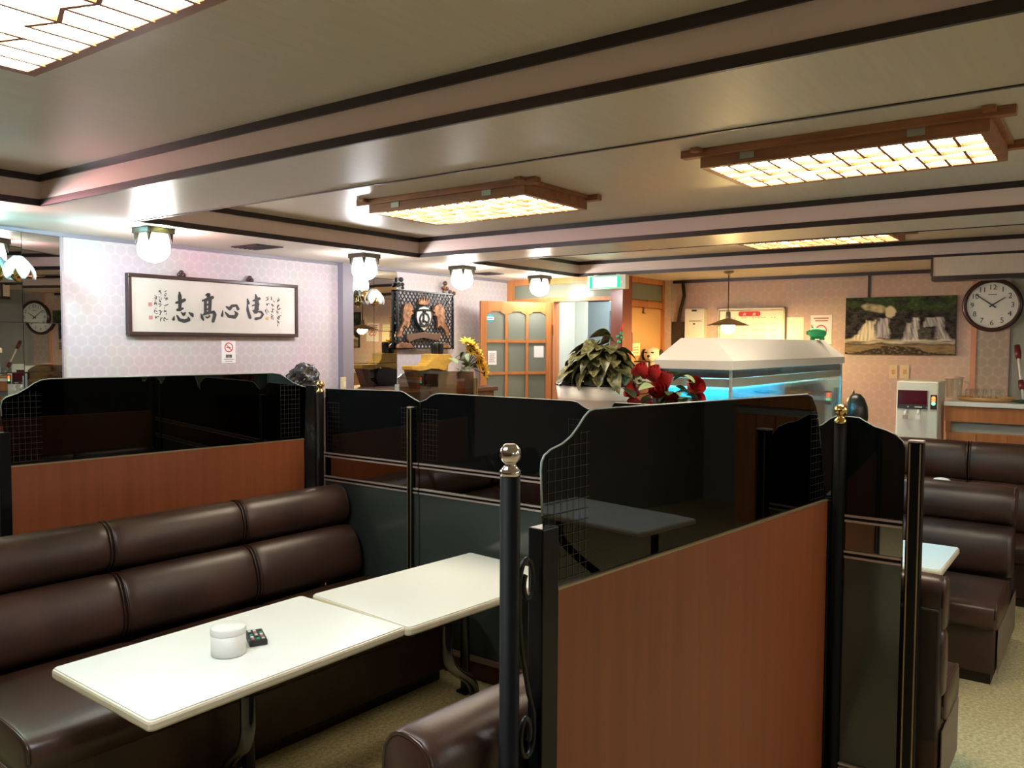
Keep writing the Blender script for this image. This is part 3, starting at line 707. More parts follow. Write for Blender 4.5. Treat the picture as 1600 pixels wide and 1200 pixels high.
# centres of the four lanterns on the soffit
lantern('glass lantern under the soffit before the wide tiled mirror', 1.40, 4.36, (.93, 1, 1), [(-38, 14, (1, .42, .45), 40), (50, 0, (.25, .85, 1), 34), (15, 25, (.25, .9, 1), 22), (-62, -38, (.40, 1, .10), 15)])
lantern('glass lantern under the soffit beside the framed calligraphy', 2.575, 4.36, (1, .97, .95), [(180, 25, (.2, .75, 1), 30), (20, 20, (1, .35, .45), 14), (-90, 35, (.8, 1, .35), 16)])
lantern('glass lantern under the soffit before the narrow tiled mirror', 4.175, 4.36, (1, .98, 1), [])
lantern('glass lantern under the soffit before the crest plaque', 5.29, 4.38, (1, .97, .93), [])
lantern('glass lantern under the soffit before the entrance door', 6.42, 4.38, (1, .95, .86), [])

for lab, lx in (('added unseen lantern under the grey wall soffit near the wall behind the viewer', -.2), ('added unseen lantern under the grey wall soffit before the aisle table', 2.6), ('added unseen lantern under the grey wall soffit opposite the crest plaque', 5.0)):  # lanterns added out of view, they brighten the ceiling from the right
    lantern(lab, lx, -2.9, (1, .95, .88), [])
# petal wall sconces on the mirrors
def sconce(label, p, YW=YW):
    t = thing('petal_sconce', label, 'wall sconce', (p.x, YW, p.z), 0, 'brass petal sconces on the mirrors')
    c_ = Vector((p.x, YW-.10, p.z))
    MB().lathe([(.004, -.055), (.012, -.05), (.03, -.035), (.034, -.01), (.024, .02), (.03, .035), (.018, .05), (.004, .055)], 16, Matrix.Translation(c_+Vector((0, 0, -.03)))).build('brass_body', 'brass', t, True)
    MB().lathe([(.05, 0), (.05, .006), (.035, .014), (.012, .02)], 20, Matrix.Translation((p.x, YW-.008, p.z)) @ Matrix.Rotation(R(90), 4, 'X')).build('wall_plate', 'brass', t, True)
    MB().tube([(p.x, YW-.01, p.z), (p.x, YW-.06, p.z-.02), c_], .008, 8).build('arm', 'brass', t, True)
    for a in (-150, -90, -30, 90):
        ca, sa = math.cos(R(a)), math.sin(R(a)); vs = []; fs = []; nu, nv = 7, 5
        for i in range(nu):
            s = i/(nu-1); wdt = .038*math.sin(math.pi*(.12+.80*s))
            rad = .028+.062*math.sin(s*1.9); zz_ = .055-.125*s
            for k in range(nv):
                q = (k/(nv-1)-.5)*2; tx = q*wdt; bulge = rad-.016*q*q
                vs.append(c_+Vector((ca*bulge-sa*tx, sa*bulge+ca*tx, zz_)))
        for i in range(nu-1):
            for k in range(nv-1): fs.append((i*nv+k, i*nv+k+1, (i+1)*nv+k+1, (i+1)*nv+k))
        o = MB().add(vs, fs).build('opal_petal', 'petal_glass', t, True)
        sd = o.modifiers.new('thick', 'SOLIDIFY'); sd.thickness = .006
sconce('brass sconce with drooping opal petals on the wide tiled mirror', on_y(27, 416, 4.83), 4.93)
sconce('brass sconce with drooping opal petals on the narrow tiled mirror', on_y(584, 462, 4.9))
# ceiling vents
for lab, (x0, x1, y0, y1) in (('dark slot vent in the soffit above the framed calligraphy', (3.35, 3.56, 4.48, 4.75)), ('dark slot vent in the soffit before the entrance door', (5.86, 6.05, 4.52, 4.72))):
    t = thing('ceiling_vent', lab, 'vent', ((x0+x1)/2, (y0+y1)/2, ZS))
    bx((x0, y0, ZS-.006), (x1, y1, ZS)).build('vent_plate', 'vent', t)
    for i in range(5): bx((x0+.012+i*(x1-x0-.02)/5, y0+.012, ZS-.010), (x0+.03+i*(x1-x0-.02)/5, y1-.012, ZS-.006)).build('louvre', 'vent', t)

# ================================================================== LEFT WALL PIECES
# framed calligraphy
YF = YW-.03
def cw(x, y): return on_y(x, y, YF)
a, b = cw(198.5, 427.5), cw(465, 525)
x0, x1, z1, z0 = a.x, b.x, (a.z+cw(464, 444).z)/2, (b.z+cw(201, 526).z)/2
ft = thing('framed_calligraphy', 'framed horizontal calligraphy of four large brushed characters', 'picture', ((x0+x1)/2, YW, z0))
for aa, bb_ in (((x0, YF-.012, z1-.024), (x1, YW, z1)), ((x0, YF-.012, z0), (x1, YW, z0+.024)), ((x0, YF-.012, z0+.024), (x0+.024, YW, z1-.024)), ((x1-.024, YF-.012, z0+.024), (x1, YW, z1-.024))):
    bx(aa, bb_).build('frame_bar', 'frame', ft, bevel=.004)
sheet = bx((x0+.024, YF, z0+.024), (x1-.024, YW-.004, z1-.024)).build('paper_sheet', 'paper', ft)
for px in (285, 392):
    p = cw(px, 430); k = MB()
    for dx, dz, r_ in ((0, .026, .017), (-.016, .012, .015), (.016, .012, .015), (0, .008, .012)): k.ball((p.x+dx, YW-.018, z1+dz), r_, 10, 6)
    k.build('hanging_knot', 'frame', ft, True)
A_ = lambda cx, cy: cw(195+cx/10, 415+cy/10)
B_ = lambda cx, cy: cw(330+cx/10.436, 420+cy/10.436)
chars = [('character', A_, [
   [(852, 415, 22), (858, 480, 50), (862, 580, 46), (858, 660, 42)], [(795, 582, 26), (862, 568, 52), (935, 535, 40)], [(815, 692, 34), (860, 685, 46), (908, 668, 26)],
   [(768, 795, 16), (758, 845, 38)], [(812, 780, 22), (850, 845, 42), (930, 868, 46), (1000, 845, 46), (985, 800, 12)], [(880, 735, 18), (918, 765, 46), (942, 735, 20)], [(1000, 735, 20), (1045, 765, 48), (1060, 795, 26)]]),
  ('character', A_, [
   [(1268, 460, 26), (1310, 450, 48), (1305, 520, 48)], [(1212, 548, 26), (1290, 528, 44), (1372, 495, 44)], [(1258, 545, 36), (1256, 640, 38), (1258, 745, 38)], [(1330, 530, 44), (1326, 640, 44), (1322, 725, 40)],
   [(1258, 618, 26), (1326, 600, 26)], [(1258, 690, 26), (1326, 672, 26)], [(1240, 750, 34), (1340, 725, 38)], [(1185, 755, 14), (1205, 815, 36), (1225, 855, 18)], [(1205, 775, 16), (1290, 745, 30), (1385, 722, 40), (1405, 765, 44), (1375, 875, 36)],
   [(1262, 800, 18), (1285, 815, 24), (1322, 795, 22), (1310, 770, 14)]]),
  ('character', B_, [
   [(188, 680, 14), (176, 768, 38)], [(230, 712, 22), (285, 775, 44), (385, 785, 50), (420, 735, 40), (375, 690, 14)], [(245, 618, 22), (300, 655, 46), (335, 605, 38), (410, 598, 34), (438, 660, 40)]]),
  ('character', B_, [
   [(590, 495, 22), (606, 565, 42)], [(588, 580, 18), (594, 680, 36), (632, 800, 42)], [(722, 420, 20), (738, 490, 52), (744, 600, 56), (722, 710, 52)], [(680, 522, 24), (785, 485, 40)], [(665, 602, 18), (772, 575, 30)], [(690, 690, 34), (762, 655, 34)],
   [(745, 700, 22), (808, 700, 30), (840, 745, 30), (800, 800, 30), (722, 815, 40)]])]
for nm, pj, strokes in chars:
    mb = MB()
    for i_, s in enumerate(strokes): ribbon(mb, [(a_, b_, w_*1.22) for a_, b_, w_ in s], pj, (0, -.0012-.0003*i_, 0), 1)
    mb.build(nm, 'ink', sheet, label='large black brushed character')
rnd = random.Random(11)
for pj, cx, ya, yb in ((A_, 638, 400, 870), (A_, 556, 385, 835), (A_, 488, 465, 845), (B_, 1095, 455, 890), (B_, 1000, 450, 870), (B_, 908, 460, 715)):
    mb = MB(); y_ = ya; i_ = 0
    while y_ < yb-40:
        for _ in range(5):
            aa = (cx+rnd.uniform(-32, 10), y_+rnd.uniform(0, 70)); ln = rnd.uniform(18, 46); an = rnd.choice((-.35, -.2, 1.4, 1.6, .8))
            ribbon(mb, [(aa[0], aa[1], 7), (aa[0]+ln*.5*math.cos(an), aa[1]+ln*.5*math.sin(an), 12), (aa[0]+ln*math.cos(an), aa[1]+ln*math.sin(an), 7)], pj, (0, -.0012-.00005*i_, 0), 1); i_ += 1
        y_ += 95
    mb.build('inscription', 'ink', sheet, label='column of small brushed writing')
for pj, cx, cy, s_, m_ in ((A_, 395, 605, 30, 'seal'), (A_, 405, 812, 30, 'seal'), (B_, 910, 812, 24, 'seal_o')):
    MB().add([pj(cx-s_, cy-s_)+Vector((0, -.0012, 0)), pj(cx+s_, cy-s_)+Vector((0, -.0012, 0)), pj(cx+s_, cy+s_)+Vector((0, -.0012, 0)), pj(cx-s_, cy+s_)+Vector((0, -.0012, 0))], [(0, 1, 2, 3)]).build('seal_stamp', m_, sheet)
# no-smoking signs
def ring(mb, c_, r0, r1, U, V, off, n=28):
    vs = []
    for k in range(n):
        a = 2*math.pi*k/n; dvec = U*math.cos(a)+V*math.sin(a); vs += [c_+dvec*r0+off, c_+dvec*r1+off]
    mb.add(vs, [(2*k, 2*k+1, (2*k+3) % (2*n), (2*k+2) % (2*n)) for k in range(n)])
def no_smoking(label, c_, wd, ht, U, nrm, fx, txt, ring_dz, r_, face='sign_white', ringm='red'):
    t = thing('no_smoking_sign', label, 'sign', c_-Vector((0, 0, ht/2)))
    V = Vector((0, 0, 1))
    q = [c_+U*sx*wd/2+V*sz*ht/2 for sx, sz in ((-1, -1), (1, -1), (1, 1), (-1, 1))]
    card = MB().prism(q, nrm*.003).build('card', face, t)
    rc_ = c_+V*ring_dz; o1 = nrm*.0042
    mb = MB(); ring(mb, rc_, r_*.80, r_, U, V, o1)
    d1 = (U-V).normalized(); d2 = (U+V).normalized()
    mb.add([rc_+d1*s*r_*.85+d2*k*r_*.09+o1*1.1 for s, k in ((-1, -1), (1, -1), (1, 1), (-1, 1))], [(0, 1, 2, 3)])
    mb.build('prohibition_ring', ringm, card)
    MB().add([rc_+U*a+V*b+nrm*.0038 for a, b in ((-r_*.55, -r_*.1), (r_*.45, -r_*.1), (r_*.45, r_*.08), (-r_*.55, r_*.08))], [(0, 1, 2, 3)]).build('cigarette', 'ink', card)
    if txt: text_mesh(txt, ht*.17, 'ink', 'lettering', fx(c_+V*(-ht*.20)+nrm*.0042), card, .0004)
    return t, card
p = on_y(357, 550, YW); U = Vector((1, 0, 0))
t_, card = no_smoking('white no smoking card on the wallpaper below the calligraphy', p, .112, .155, U, Vector((0, -1, 0)), face_y, '禁煙', .032, .034)
for k in range(2): bx((p.x-.04+k*.01, YW-.0045, p.z-.052-k*.014), (p.x+.04-k*.01, YW-.0042, p.z-.049-k*.014)).build('small_print', 'column', card)
# crest plaque
K = lambda cx, cy, off=.0: on_y(610+cx/9.23, 425+cy/9.23, YW-.035-off)
pl = thing('crest_plaque', 'openwork metal crest plaque with two bronze lions and shield', 'plaque', K(500, 1110))
c4 = [K(95, 258), K(905, 312), K(905, 1112), K(98, 1112)]
X0, X1 = c4[0].x, c4[1].x; ZT, ZB_ = (c4[0].z+c4[1].z)/2, c4[2].z
Yp = YW-.035
lat = MB(); sp = .046; hw = .0038
def clip_line(x0_, z0_, s):   # line through (x0,z0) with slope s inside the rectangle
    pts = []
    for xx in (X0, X1):
        z_ = z0_+s*(xx-x0_)
        if ZB_ <= z_ <= ZT: pts.append((xx, z_))
    for z_ in (ZB_, ZT):
        xx = x0_+(z_-z0_)/s
        if X0 < xx < X1: pts.append((xx, z_))
    return pts[:2] if len(pts) >= 2 else None
for s in (1.25, -1.25):
    k = -40
    while k < 60:
        seg_ = clip_line(X0+k*sp, ZB_, s); k += 1
        if not seg_: continue
        (xa, za), (xb, zb) = seg_; dv = Vector((xb-xa, 0, zb-za)); 
        if dv.length < .01: continue
        nn = Vector((-dv.z, 0, dv.x)).normalized()*hw
        yo = -.006 if s > 0 else 0
        lat.prism([Vector((xa, Yp+yo, za))-nn, Vector((xb, Yp+yo, zb))-nn, Vector((xb, Yp+yo, zb))+nn, Vector((xa, Yp+yo, za))+nn], (0, .008, 0))
lat.build('lattice', 'lattice', pl, kind='stuff')
for aa, bb_ in (((X0, Yp-.012, ZT-.012), (X1, Yp+.012, ZT)), ((X0, Yp-.012, ZB_), (X1, Yp+.012, ZB_+.014)), ((X0, Yp-.012, ZB_), (X0+.012, Yp+.012, ZT)), ((X1-.012, Yp-.012, ZB_), (X1, Yp+.012, ZT))): bx(aa, bb_).build('border_bar', 'lattice', pl)
bx((X0+.05, Yp+.012, ZT-.1), (X0+.07, YW, ZT-.08)).box((X1-.07, Yp+.012, ZT-.1), (X1-.05, YW, ZT-.08)).build('wall_stud', 'lattice', pl)
def relief(name, pts, m_, th=.02, off=.02, par=pl, lab=None):
    return MB().prism([K(x, y, off) for x, y in pts], (0, th, 0)).build(name, m_, par, bevel=.004, label=lab)
relief('lion', [(215, 470), (262, 445), (315, 470), (345, 540), (310, 560), (345, 600), (300, 625), (290, 690), (275, 790), (230, 800), (205, 770), (180, 850), (160, 925), (118, 935), (135, 860), (160, 800), (195, 720), (188, 640), (185, 570), (200, 520)], 'bronze', .026, .03, lab='bronze rearing lion')
relief('lion', [(660, 480), (715, 455), (770, 490), (790, 560), (785, 640), (795, 740), (840, 820), (845, 915), (808, 920), (795, 850), (745, 790), (712, 770), (690, 810), (690, 720), (672, 640), (625, 630), (650, 590), (615, 560), (640, 520)], 'bronze', .026, .03, lab='bronze rearing lion')
sh_ = relief('shield', [(490, 480), (560, 505), (605, 570), (612, 650), (590, 740), (545, 820), (490, 872), (435, 820), (388, 740), (365, 650), (372, 570), (420, 505)], 'lattice', .02, .028)
relief('shield_face', [(490, 500), (550, 520), (585, 580), (592, 650), (572, 735), (530, 805), (490, 845), (450, 805), (406, 735), (386, 650), (393, 580), (430, 520)], 'shield_white', .008, .036, sh_)
em = MB(); 
for pts in ([(395, 555), (440, 548), (490, 545), (540, 548), (585, 555)], [(485, 580), (445, 620), (425, 680), (440, 740), (480, 770)], [(495, 580), (545, 620), (560, 680), (545, 740), (500, 770)], [(480, 590), (485, 660), (470, 720)], [(470, 720), (490, 700), (520, 725)], [(430, 770), (490, 785), (550, 770)]):
    em.tube([K(x, y, .047) for x, y in pts], .0085, 6)
em.ball(K(488, 560, .045), .018, 8, 6); em.ball(K(440, 740, .045), .014, 8, 6); em.ball(K(540, 735, .045), .014, 8, 6)
em.build('emblem', 'lattice', sh_, True)
relief('crown', [(415, 465), (420, 375), (440, 430), (455, 365), (475, 425), (490, 360), (507, 425), (525, 365), (542, 430), (560, 375), (568, 465), (490, 480)], 'bronze', .02, .03)
relief('banner', [(240, 905), (300, 890), (480, 868), (640, 885), (735, 885), (710, 990), (640, 985), (480, 950), (330, 985), (275, 1015), (240, 960)], mat('dark_bronze', (.11, .06, .045), .45, .3), .02, .034)
relief('ground_tuft', [(100, 1060), (160, 1010), (300, 1030), (350, 1095), (100, 1100)], 'bronze', .02, .026); relief('ground_tuft', [(640, 1090), (690, 1030), (800, 1020), (860, 1060), (860, 1095)], 'bronze', .02, .026)
kn = MB()
for cx, cy, r_ in ((155, 110, .022), (125, 180, .02), (175, 180, .018), (178, 230, .015), (105, 200, .012)): kn.ball(K(cx, cy), r_, 10, 6)
kn.build('hanging_tassel', 'lattice', pl, True)
kn = MB()
for cx, cy, r_ in ((790, 165, .022), (770, 230, .02), (815, 240, .02), (860, 285, .018), (915, 310, .02), (770, 280, .014)): kn.ball(K(cx, cy), r_, 10, 6)
kn.build('hanging_tassel', 'bronze', pl, True)
# cream switch box on the mauve column
p = on_y(536, 600, YW-.07)
ss = thing('switch_box', 'small cream switch box on the mauve column', 'switch', p); bx((p.x-.022, YW-.085, p.z-.06), (p.x+.022, YW-.06, p.z+.055)).build('box', 'switch', ss, bevel=.004); bx((p.x-.010, YW-.09, p.z-.02), (p.x+.010, YW-.085, p.z+.02)).build('rocker', 'offwhite', ss)
# side board along the left wall
sb = thing('sideboard', 'dark wooden sideboard along the papered left wall', 'cabinet', (4.75, 4.70, 0))
bx((3.40, 4.47, .05), (5.84, 4.97, 1.262)).build('body', 'wood_d', sb); bx((3.37, 4.44, 1.262), (5.87, 4.975, 1.30)).build('worktop', 'wood_d', sb, bevel=.005); bx((3.44, 4.5, 0), (5.8, 4.95, .05)).build('plinth', 'black', sb)
for i in range(5):
    xa = 3.42+i*.482; d_ = bx((xa, 4.452, .08), (xa+.47, 4.47, 1.24)).build('door', 'wood_d', sb); bx((xa+.41, 4.44, .62), (xa+.425, 4.452, .74)).build('handle', 'brass', d_)
# rock
rk = MB(); rnd = random.Random(5); p = on_y(477, 600, 4.62)
vs = []; prof = 9; seg = 14
rc0 = Vector((p.x, 4.62, 1.30+.115)); rk.ball(rc0, .115, 40, 26, (1.08, .75, 1))
from mathutils import noise as mn
for i, q in enumerate(rk.v):
    d_ = q-rc0; f_ = 1+.30*mn.noise(d_*11)+.20*mn.noise(d_*27)+.11*mn.noise(d_*60)
    q2 = rc0+d_*f_; q2.z = max(1.30, q2.z); rk.v[i] = q2
o = rk.build('ornamental_rock', 'rock'); props(o, 'rough dark grey-black rock on the sideboard', 'rock')
# yellow carved ornament with black cups
Yo = 4.70
G = lambda cx, cy: on_y(615+cx/10, 530+cy/10, Yo)
yo = thing('carved_wood_ornament', 'yellow lacquered carved wood ornament on dark stump legs', 'ornament', Vector((G(480, 0).x, Yo, 1.30)))
up = MB().prism([G(x, y)+Vector((0, -.06, 0)) for x, y in ((205, 425), (215, 412), (430, 412), (480, 370), (505, 320), (515, 238), (560, 228), (800, 235), (850, 280), (855, 330), (800, 372), (775, 390), (770, 480), (700, 492), (620, 465), (500, 462), (430, 485), (330, 500), (215, 480))], (0, .12, 0)); up.build('carved_slab', 'yellow_wood', yo, bevel=.012)
zf = 1.30
def gz(cx, cy): q = G(cx, cy); return Vector((q.x, q.y, max(zf, q.z)))
def toz(cx): q = G(cx, 700); return Vector((q.x, q.y, zf))
MB().prism([gz(222, 485)+Vector((0, -.05, 0)), gz(350, 500)+Vector((0, -.05, 0)), gz(352, 660)+Vector((0, -.05, 0)), toz(480)+Vector((0, -.05, 0)), toz(310)+Vector((0, -.05, 0))], (0, .10, 0)).build('stump_leg', 'wood_d', yo, bevel=.006)
MB().prism([gz(470, 470)+Vector((0, -.055, 0)), gz(770, 490)+Vector((0, -.055, 0)), gz(800, 540)+Vector((0, -.055, 0)), gz(760, 620)+Vector((0, -.055, 0)), toz(760)+Vector((0, -.055, 0)), toz(460)+Vector((0, -.055, 0)), gz(420, 630)+Vector((0, -.055, 0))], (0, .11, 0)).build('stump_leg', 'dark_orn', yo, bevel=.006)
for cx in (640, 722):
    q = G(cx, 234); ztop_ = q.z
    cpo = thing('black_cup', 'black cylinder cup standing on the yellow carved ornament', 'cup', (q.x, Yo, ztop_), 0, 'black cups on the carved ornament')
    MB().lathe([(.026, 0), (.031, .01), (.033, .085), (.033, .10), (.029, .10), (.027, .02), (.001, .018)], 18, Matrix.Translation((q.x, Yo, ztop_))).build('cup_body', 'dark_orn', cpo, True)
# ------------------------------------------------------------------ plants
def leaf_mesh(name, m_, Lh=.1, W=.06, fold=.25, droop=.35, n=6):
    vs = []; fs = []
    for i in range(n+1):
        s = i/n; wd = W/2*math.sin(math.pi*min(1, s**.75))**.8*(1.0 if s < 1 else 0)+.0008; z_ = -droop*Lh*s*s
        vs += [(Lh*s, -wd, z_+fold*wd), (Lh*s, 0, z_), (Lh*s, wd, z_+fold*wd)]
    for i in range(n):
        k = 3*i; fs += [(k, k+1, k+4, k+3), (k+1, k+2, k+5, k+4)]
    me = bpy.data.meshes.new(name); me.from_pydata(vs, [], fs); me.materials.append(M[m_])
    for p_ in me.polygons: p_.use_smooth = True
    return me
def put(me, name, parent, p, az, el, s=1.0, rollv=0):
    o = link(bpy.data.objects.new(name, me)); o.parent = parent
    o.matrix_local = rinv(parent) @ Matrix.Translation(p) @ Matrix.Rotation(az, 4, 'Z') @ Matrix.Rotation(-el, 4, 'Y') @ Matrix.Rotation(rollv, 4, 'X') @ Matrix.Diagonal((s, s, s, 1))
    return o
# planter stand hidden behind the partition
ps = thing('planter_cabinet', 'dark cabinet behind the partition carrying the white planter', 'cabinet', (3.96, 2.3, 0))
bx((3.72, 1.90, 0), (4.20, 2.68, 1.29)).build('body', 'wood_d', ps); bx((3.70, 1.885, 1.29), (4.22, 2.70, 1.315)).build('top', 'wood_d', ps)
ps2 = thing('flower_stand', 'narrow dark stand carrying the red roses', 'stand', (3.56, 1.72, 0)); bx((3.44, 1.58, 0), (3.68, 1.84, 1.32)).build('body', 'wood_d', ps2); bx((3.43, 1.57, 1.32), (3.69, 1.85, 1.34)).build('top', 'wood_d', ps2)
Xp = 3.96; pc = (on_x(873, 600, Xp)+on_x(990, 605, Xp))/2
pl2 = thing('potted_plant', 'variegated leafy plant in a white oval planter', 'plant', (Xp, pc.y, 1.315))
zt = pc.z; X = Matrix.Translation((Xp, pc.y, 1.315)); hh = zt-1.315
rim = (on_x(873, 600, Xp)-on_x(990, 605, Xp)).length/2
MB().lathe([(rim*.86, 0), (rim*.88, .004), (rim*.93, hh*.42), (rim*.945, hh*.44), (rim*.95, hh*.47), (rim*1.0, hh), (rim*.94, hh), (rim*.92, hh-.02), (.001, hh-.022)], 32, X, .62, 1).build('planter', 'pot', pl2, True)
MB().lathe([(rim*.99, hh), (rim*1.03, hh+.003), (rim*1.03, hh+.009), (rim*.97, hh+.011), (rim*.93, hh)], 32, X, .62, 1).build('black_rim', 'black', pl2, True)
MB().lathe([(rim*.92, hh-.018), (rim*.6, hh-.006), (.001, hh-.002)], 24, X, .62, 1).build('soil', 'soil', pl2)
lfs = [leaf_mesh('leaf', 'leaf_var', .115, .095, .3, .55), leaf_mesh('leaf', 'leaf_var', .10, .082, .5, .8), leaf_mesh('leaf', 'leaf_var', .10, .085, .15, .6)]
rnd = random.Random(21)
base = Vector((Xp, pc.y-.03, zt+.01))
for i in range(150):
    az = rnd.uniform(0, 2*math.pi); h_ = rnd.uniform(0, 1)
    rr = .175*math.sqrt(1-min(.98, h_)**2)*rnd.uniform(.55, 1.0); 
    p = base+Vector((math.cos(az)*rr*.75, math.sin(az)*rr*1.05, 0.02+.235*h_*rnd.uniform(.8, 1)))
    put(lfs[0 if i % 5 < 3 else (1 if i % 5 == 3 else 2)], 'leaf', pl2, p, az+rnd.uniform(-.5, .5), rnd.uniform(-.75, .15)+h_*.2, rnd.uniform(.65, 1.0), rnd.uniform(-.4, .4))
for i in range(9):
    az = i*.7; q = base+Vector((math.cos(az)*.09, math.sin(az)*.11, .12+.02*(i % 3)))
    MB().tube([base+Vector((math.cos(az)*.03, math.sin(az)*.03, -.02)), base+Vector((math.cos(az)*.06, math.sin(az)*.07, .08)), q], .003, 5).build('stem', 'leaf_pale', pl2, True)
sA, sB = on_x(950, 565, Xp), on_x(955, 524, Xp)
MB().tube([base+Vector((0, sA.y-base.y, .1)), sA, (sA+sB)/2+Vector((0, .006, 0)), sB], .0028, 5).build('stem', 'leaf_pale', pl2, True)
put(lfs[0], 'leaf', pl2, sB, R(95), .32, .95, .5); put(lfs[0], 'leaf', pl2, sB+Vector((0, .01, -.02)), R(-100), -.25, .7, -.6); put(lfs[0], 'leaf', pl2, sB+Vector((0, -.002, -.012)), R(80), -.2, .6, .7)
# roses
def petal_cup(mb, c_, r_, h_, k, open_, tilt):
    n = 6
    for i in range(k):
        a0 = 2*math.pi*i/k; vs = []; fs = []
        for a_ in range(5):
            u_ = (a_/4-.5)*2*math.pi/k*1.35
            for b_ in range(4):
                s = b_/3; rad = r_*(.25+.75*math.sin(s*1.35)*open_); hgt = h_*s+(.006*math.sin(a_/4*math.pi) if b_ == 3 else 0)
                vs.append(tilt @ Vector((math.cos(a0+u_)*rad, math.sin(a0+u_)*rad, hgt)) + c_)
        for a_ in range(4):
            for b_ in range(3): fs.append((a_*4+b_, (a_+1)*4+b_, (a_+1)*4+b_+1, a_*4+b_+1))
        mb.add(vs, fs)
bq = thing('rose_bouquet', 'bunch of red artificial roses beside the aquarium', 'flowers', (3.56, 1.71, 1.34))
MB().lathe([(.045, 0), (.05, .01), (.06, .09), (.055, .09), (.001, .08)], 16, Matrix.Translation((3.56, 1.71, 1.34))).build('vase', 'dark_orn', bq, True)
rl_ = leaf_mesh('rose_leaf', 'leaf_pale', .07, .038, .3, .4); rl2 = leaf_mesh('rose_leaf', 'leaf', .07, .04, .3, .4)
foot = Vector((3.56, 1.71, 1.42)); rnd = random.Random(4)
for i, (px, py, s) in enumerate(((1010, 590, 1.25), (1027, 596, 1.3), (1042, 606, 1.35), (1036, 620, 1.35), (1078, 612, 1.3), (1082, 628, 1.0), (999, 616, 1.2), (1001, 634, 1.1), (1020, 634, 1.0), (1050, 632, 1.0))):
    q = on_x(px, py, 3.53+.04*(i % 3)); ax = (q-foot); ax.z = max(ax.z, .03); ax += Vector((-.08, 0, .05)); rot = Vector((0, 0, 1)).rotation_difference(ax.normalized()).to_matrix()
    mb = MB(); r_ = .036*s
    petal_cup(mb, q, r_, r_*1.35, 5, 1.0, rot); petal_cup(mb, q+rot @ Vector((0, 0, .004)), r_*.75, r_*1.4, 4, .95, rot @ Matrix.Rotation(.5, 3, 'Z')); petal_cup(mb, q+rot @ Vector((0, 0, .008)), r_*.45, r_*1.4, 3, .8, rot @ Matrix.Rotation(1.1, 3, 'Z'))
    mb.build('rose', 'rose', bq, True)
    MB().tube([foot, (foot+q)/2+Vector((0, 0, .02)), q], .003, 5).build('stem', 'leaf', bq, True)
for i, (px, py) in enumerate(((1003, 592), (996, 600), (1012, 608), (1016, 622), (1052, 596), (1068, 590), (1072, 618), (1050, 626), (1030, 628), (1060, 630), (1010, 634), (1085, 612), (1044, 618), (1022, 604), (1068, 634), (1090, 622), (1055, 604), (1060, 614), (1026, 616), (1046, 630), (1074, 598), (992, 622), (1012, 600), (1086, 600), (1064, 624), (1036, 634))):
    put(rl_ if i % 2 else rl2, 'rose_leaf', bq, on_x(px, py, 3.44+.03*(i % 4)), rnd.uniform(0, 6.28), rnd.uniform(-.2, 1.0), rnd.uniform(.9, 1.35), rnd.uniform(-.6, .6))
# sunflowers
Ys = 4.56; fv = on_y(729, 600, Ys)
sv = thing('sunflower_vase', 'yellow sunflowers in a mauve vase on the sideboard', 'flowers', (fv.x, Ys, 1.30))
MB().lathe([(.05, 0), (.058, .01), (.085, .06), (.09, .11), (.07, .15), (.045, .165), (.05, .175), (.04, .172), (.001, .15)], 20, Matrix.Translation((fv.x, Ys, 1.30)), 1.1, .8).build('vase', 'vase', sv, True)
pm = bpy.data.meshes.new('petal'); 
pm.from_pydata([(0, -.008, 0), (0, .008, 0), (.034, .013, .004), (.034, -.013, .004), (.064, 0, .002)], [], [(0, 3, 2, 1), (3, 4, 2)]); pm.materials.append(M['petal_y'])
foot = Vector((fv.x, Ys, 1.46)); rnd = random.Random(9)
sl = leaf_mesh('leaf', 'leaf_pale', .10, .045, .3, .5); sl2 = leaf_mesh('leaf', 'leaf', .09, .045, .3, .5)
for i, (px, py, ax) in enumerate(((730, 536, (-.2, -.4, 1)), (741, 546, (.3, -.6, .8)), (749, 557, (.6, -.75, .4)), (746, 566, (.35, -1, .1)), (755, 575, (.8, -.7, 0)), (737, 540, (.1, -.3, 1)), (744, 551, (.2, -.9, .6)), (752, 566, (.5, -.9, .2)), (734, 549, (0, -.9, .7)), (757, 584, (.8, -.8, -.2)))):
    q = on_y(px, py, Ys-.03-.02*(i % 2)); rot = Vector((0, 0, 1)).rotation_difference(Vector(ax).normalized()).to_matrix().to_4x4()
    fh = MB().lathe([(.022, -.006), (.024, 0), (.016, .008), (.001, .010)], 14, Matrix.Translation(q) @ rot).build('flower_disc', 'flower_c', sv, True)
    for k in range(16):
        o = link(bpy.data.objects.new('petal', pm)); o.parent = fh
        o.matrix_local = rinv(sv) @ Matrix.Translation(q) @ rot @ Matrix.Rotation(2*math.pi*k/16, 4, 'Z') @ Matrix.Rotation(-.15-.25*(k % 2), 4, 'Y') @ Matrix.Translation((.016, 0, 0))
    MB().tube([foot, (foot+q)/2+Vector((0, 0, .01)), q], .004, 5).build('stem', 'leaf', sv, True)
for i, (px, py) in enumerate(((720, 555), (716, 562), (726, 560), (724, 575), (732, 572), (718, 580), (736, 582), (728, 588), (742, 584), (712, 575), (722, 568), (730, 552), (724, 550), (720, 572), (728, 580), (733, 566), (738, 572), (715, 568), (726, 594), (719, 590), (734, 590), (731, 560))):
    put(sl if i % 2 else sl2, 'leaf', sv, on_y(px, py, Ys-.02*(i % 3)), rnd.uniform(0, 6.28), rnd.uniform(-.5, .8), rnd.uniform(.7, 1.1), rnd.uniform(-.5, .5))

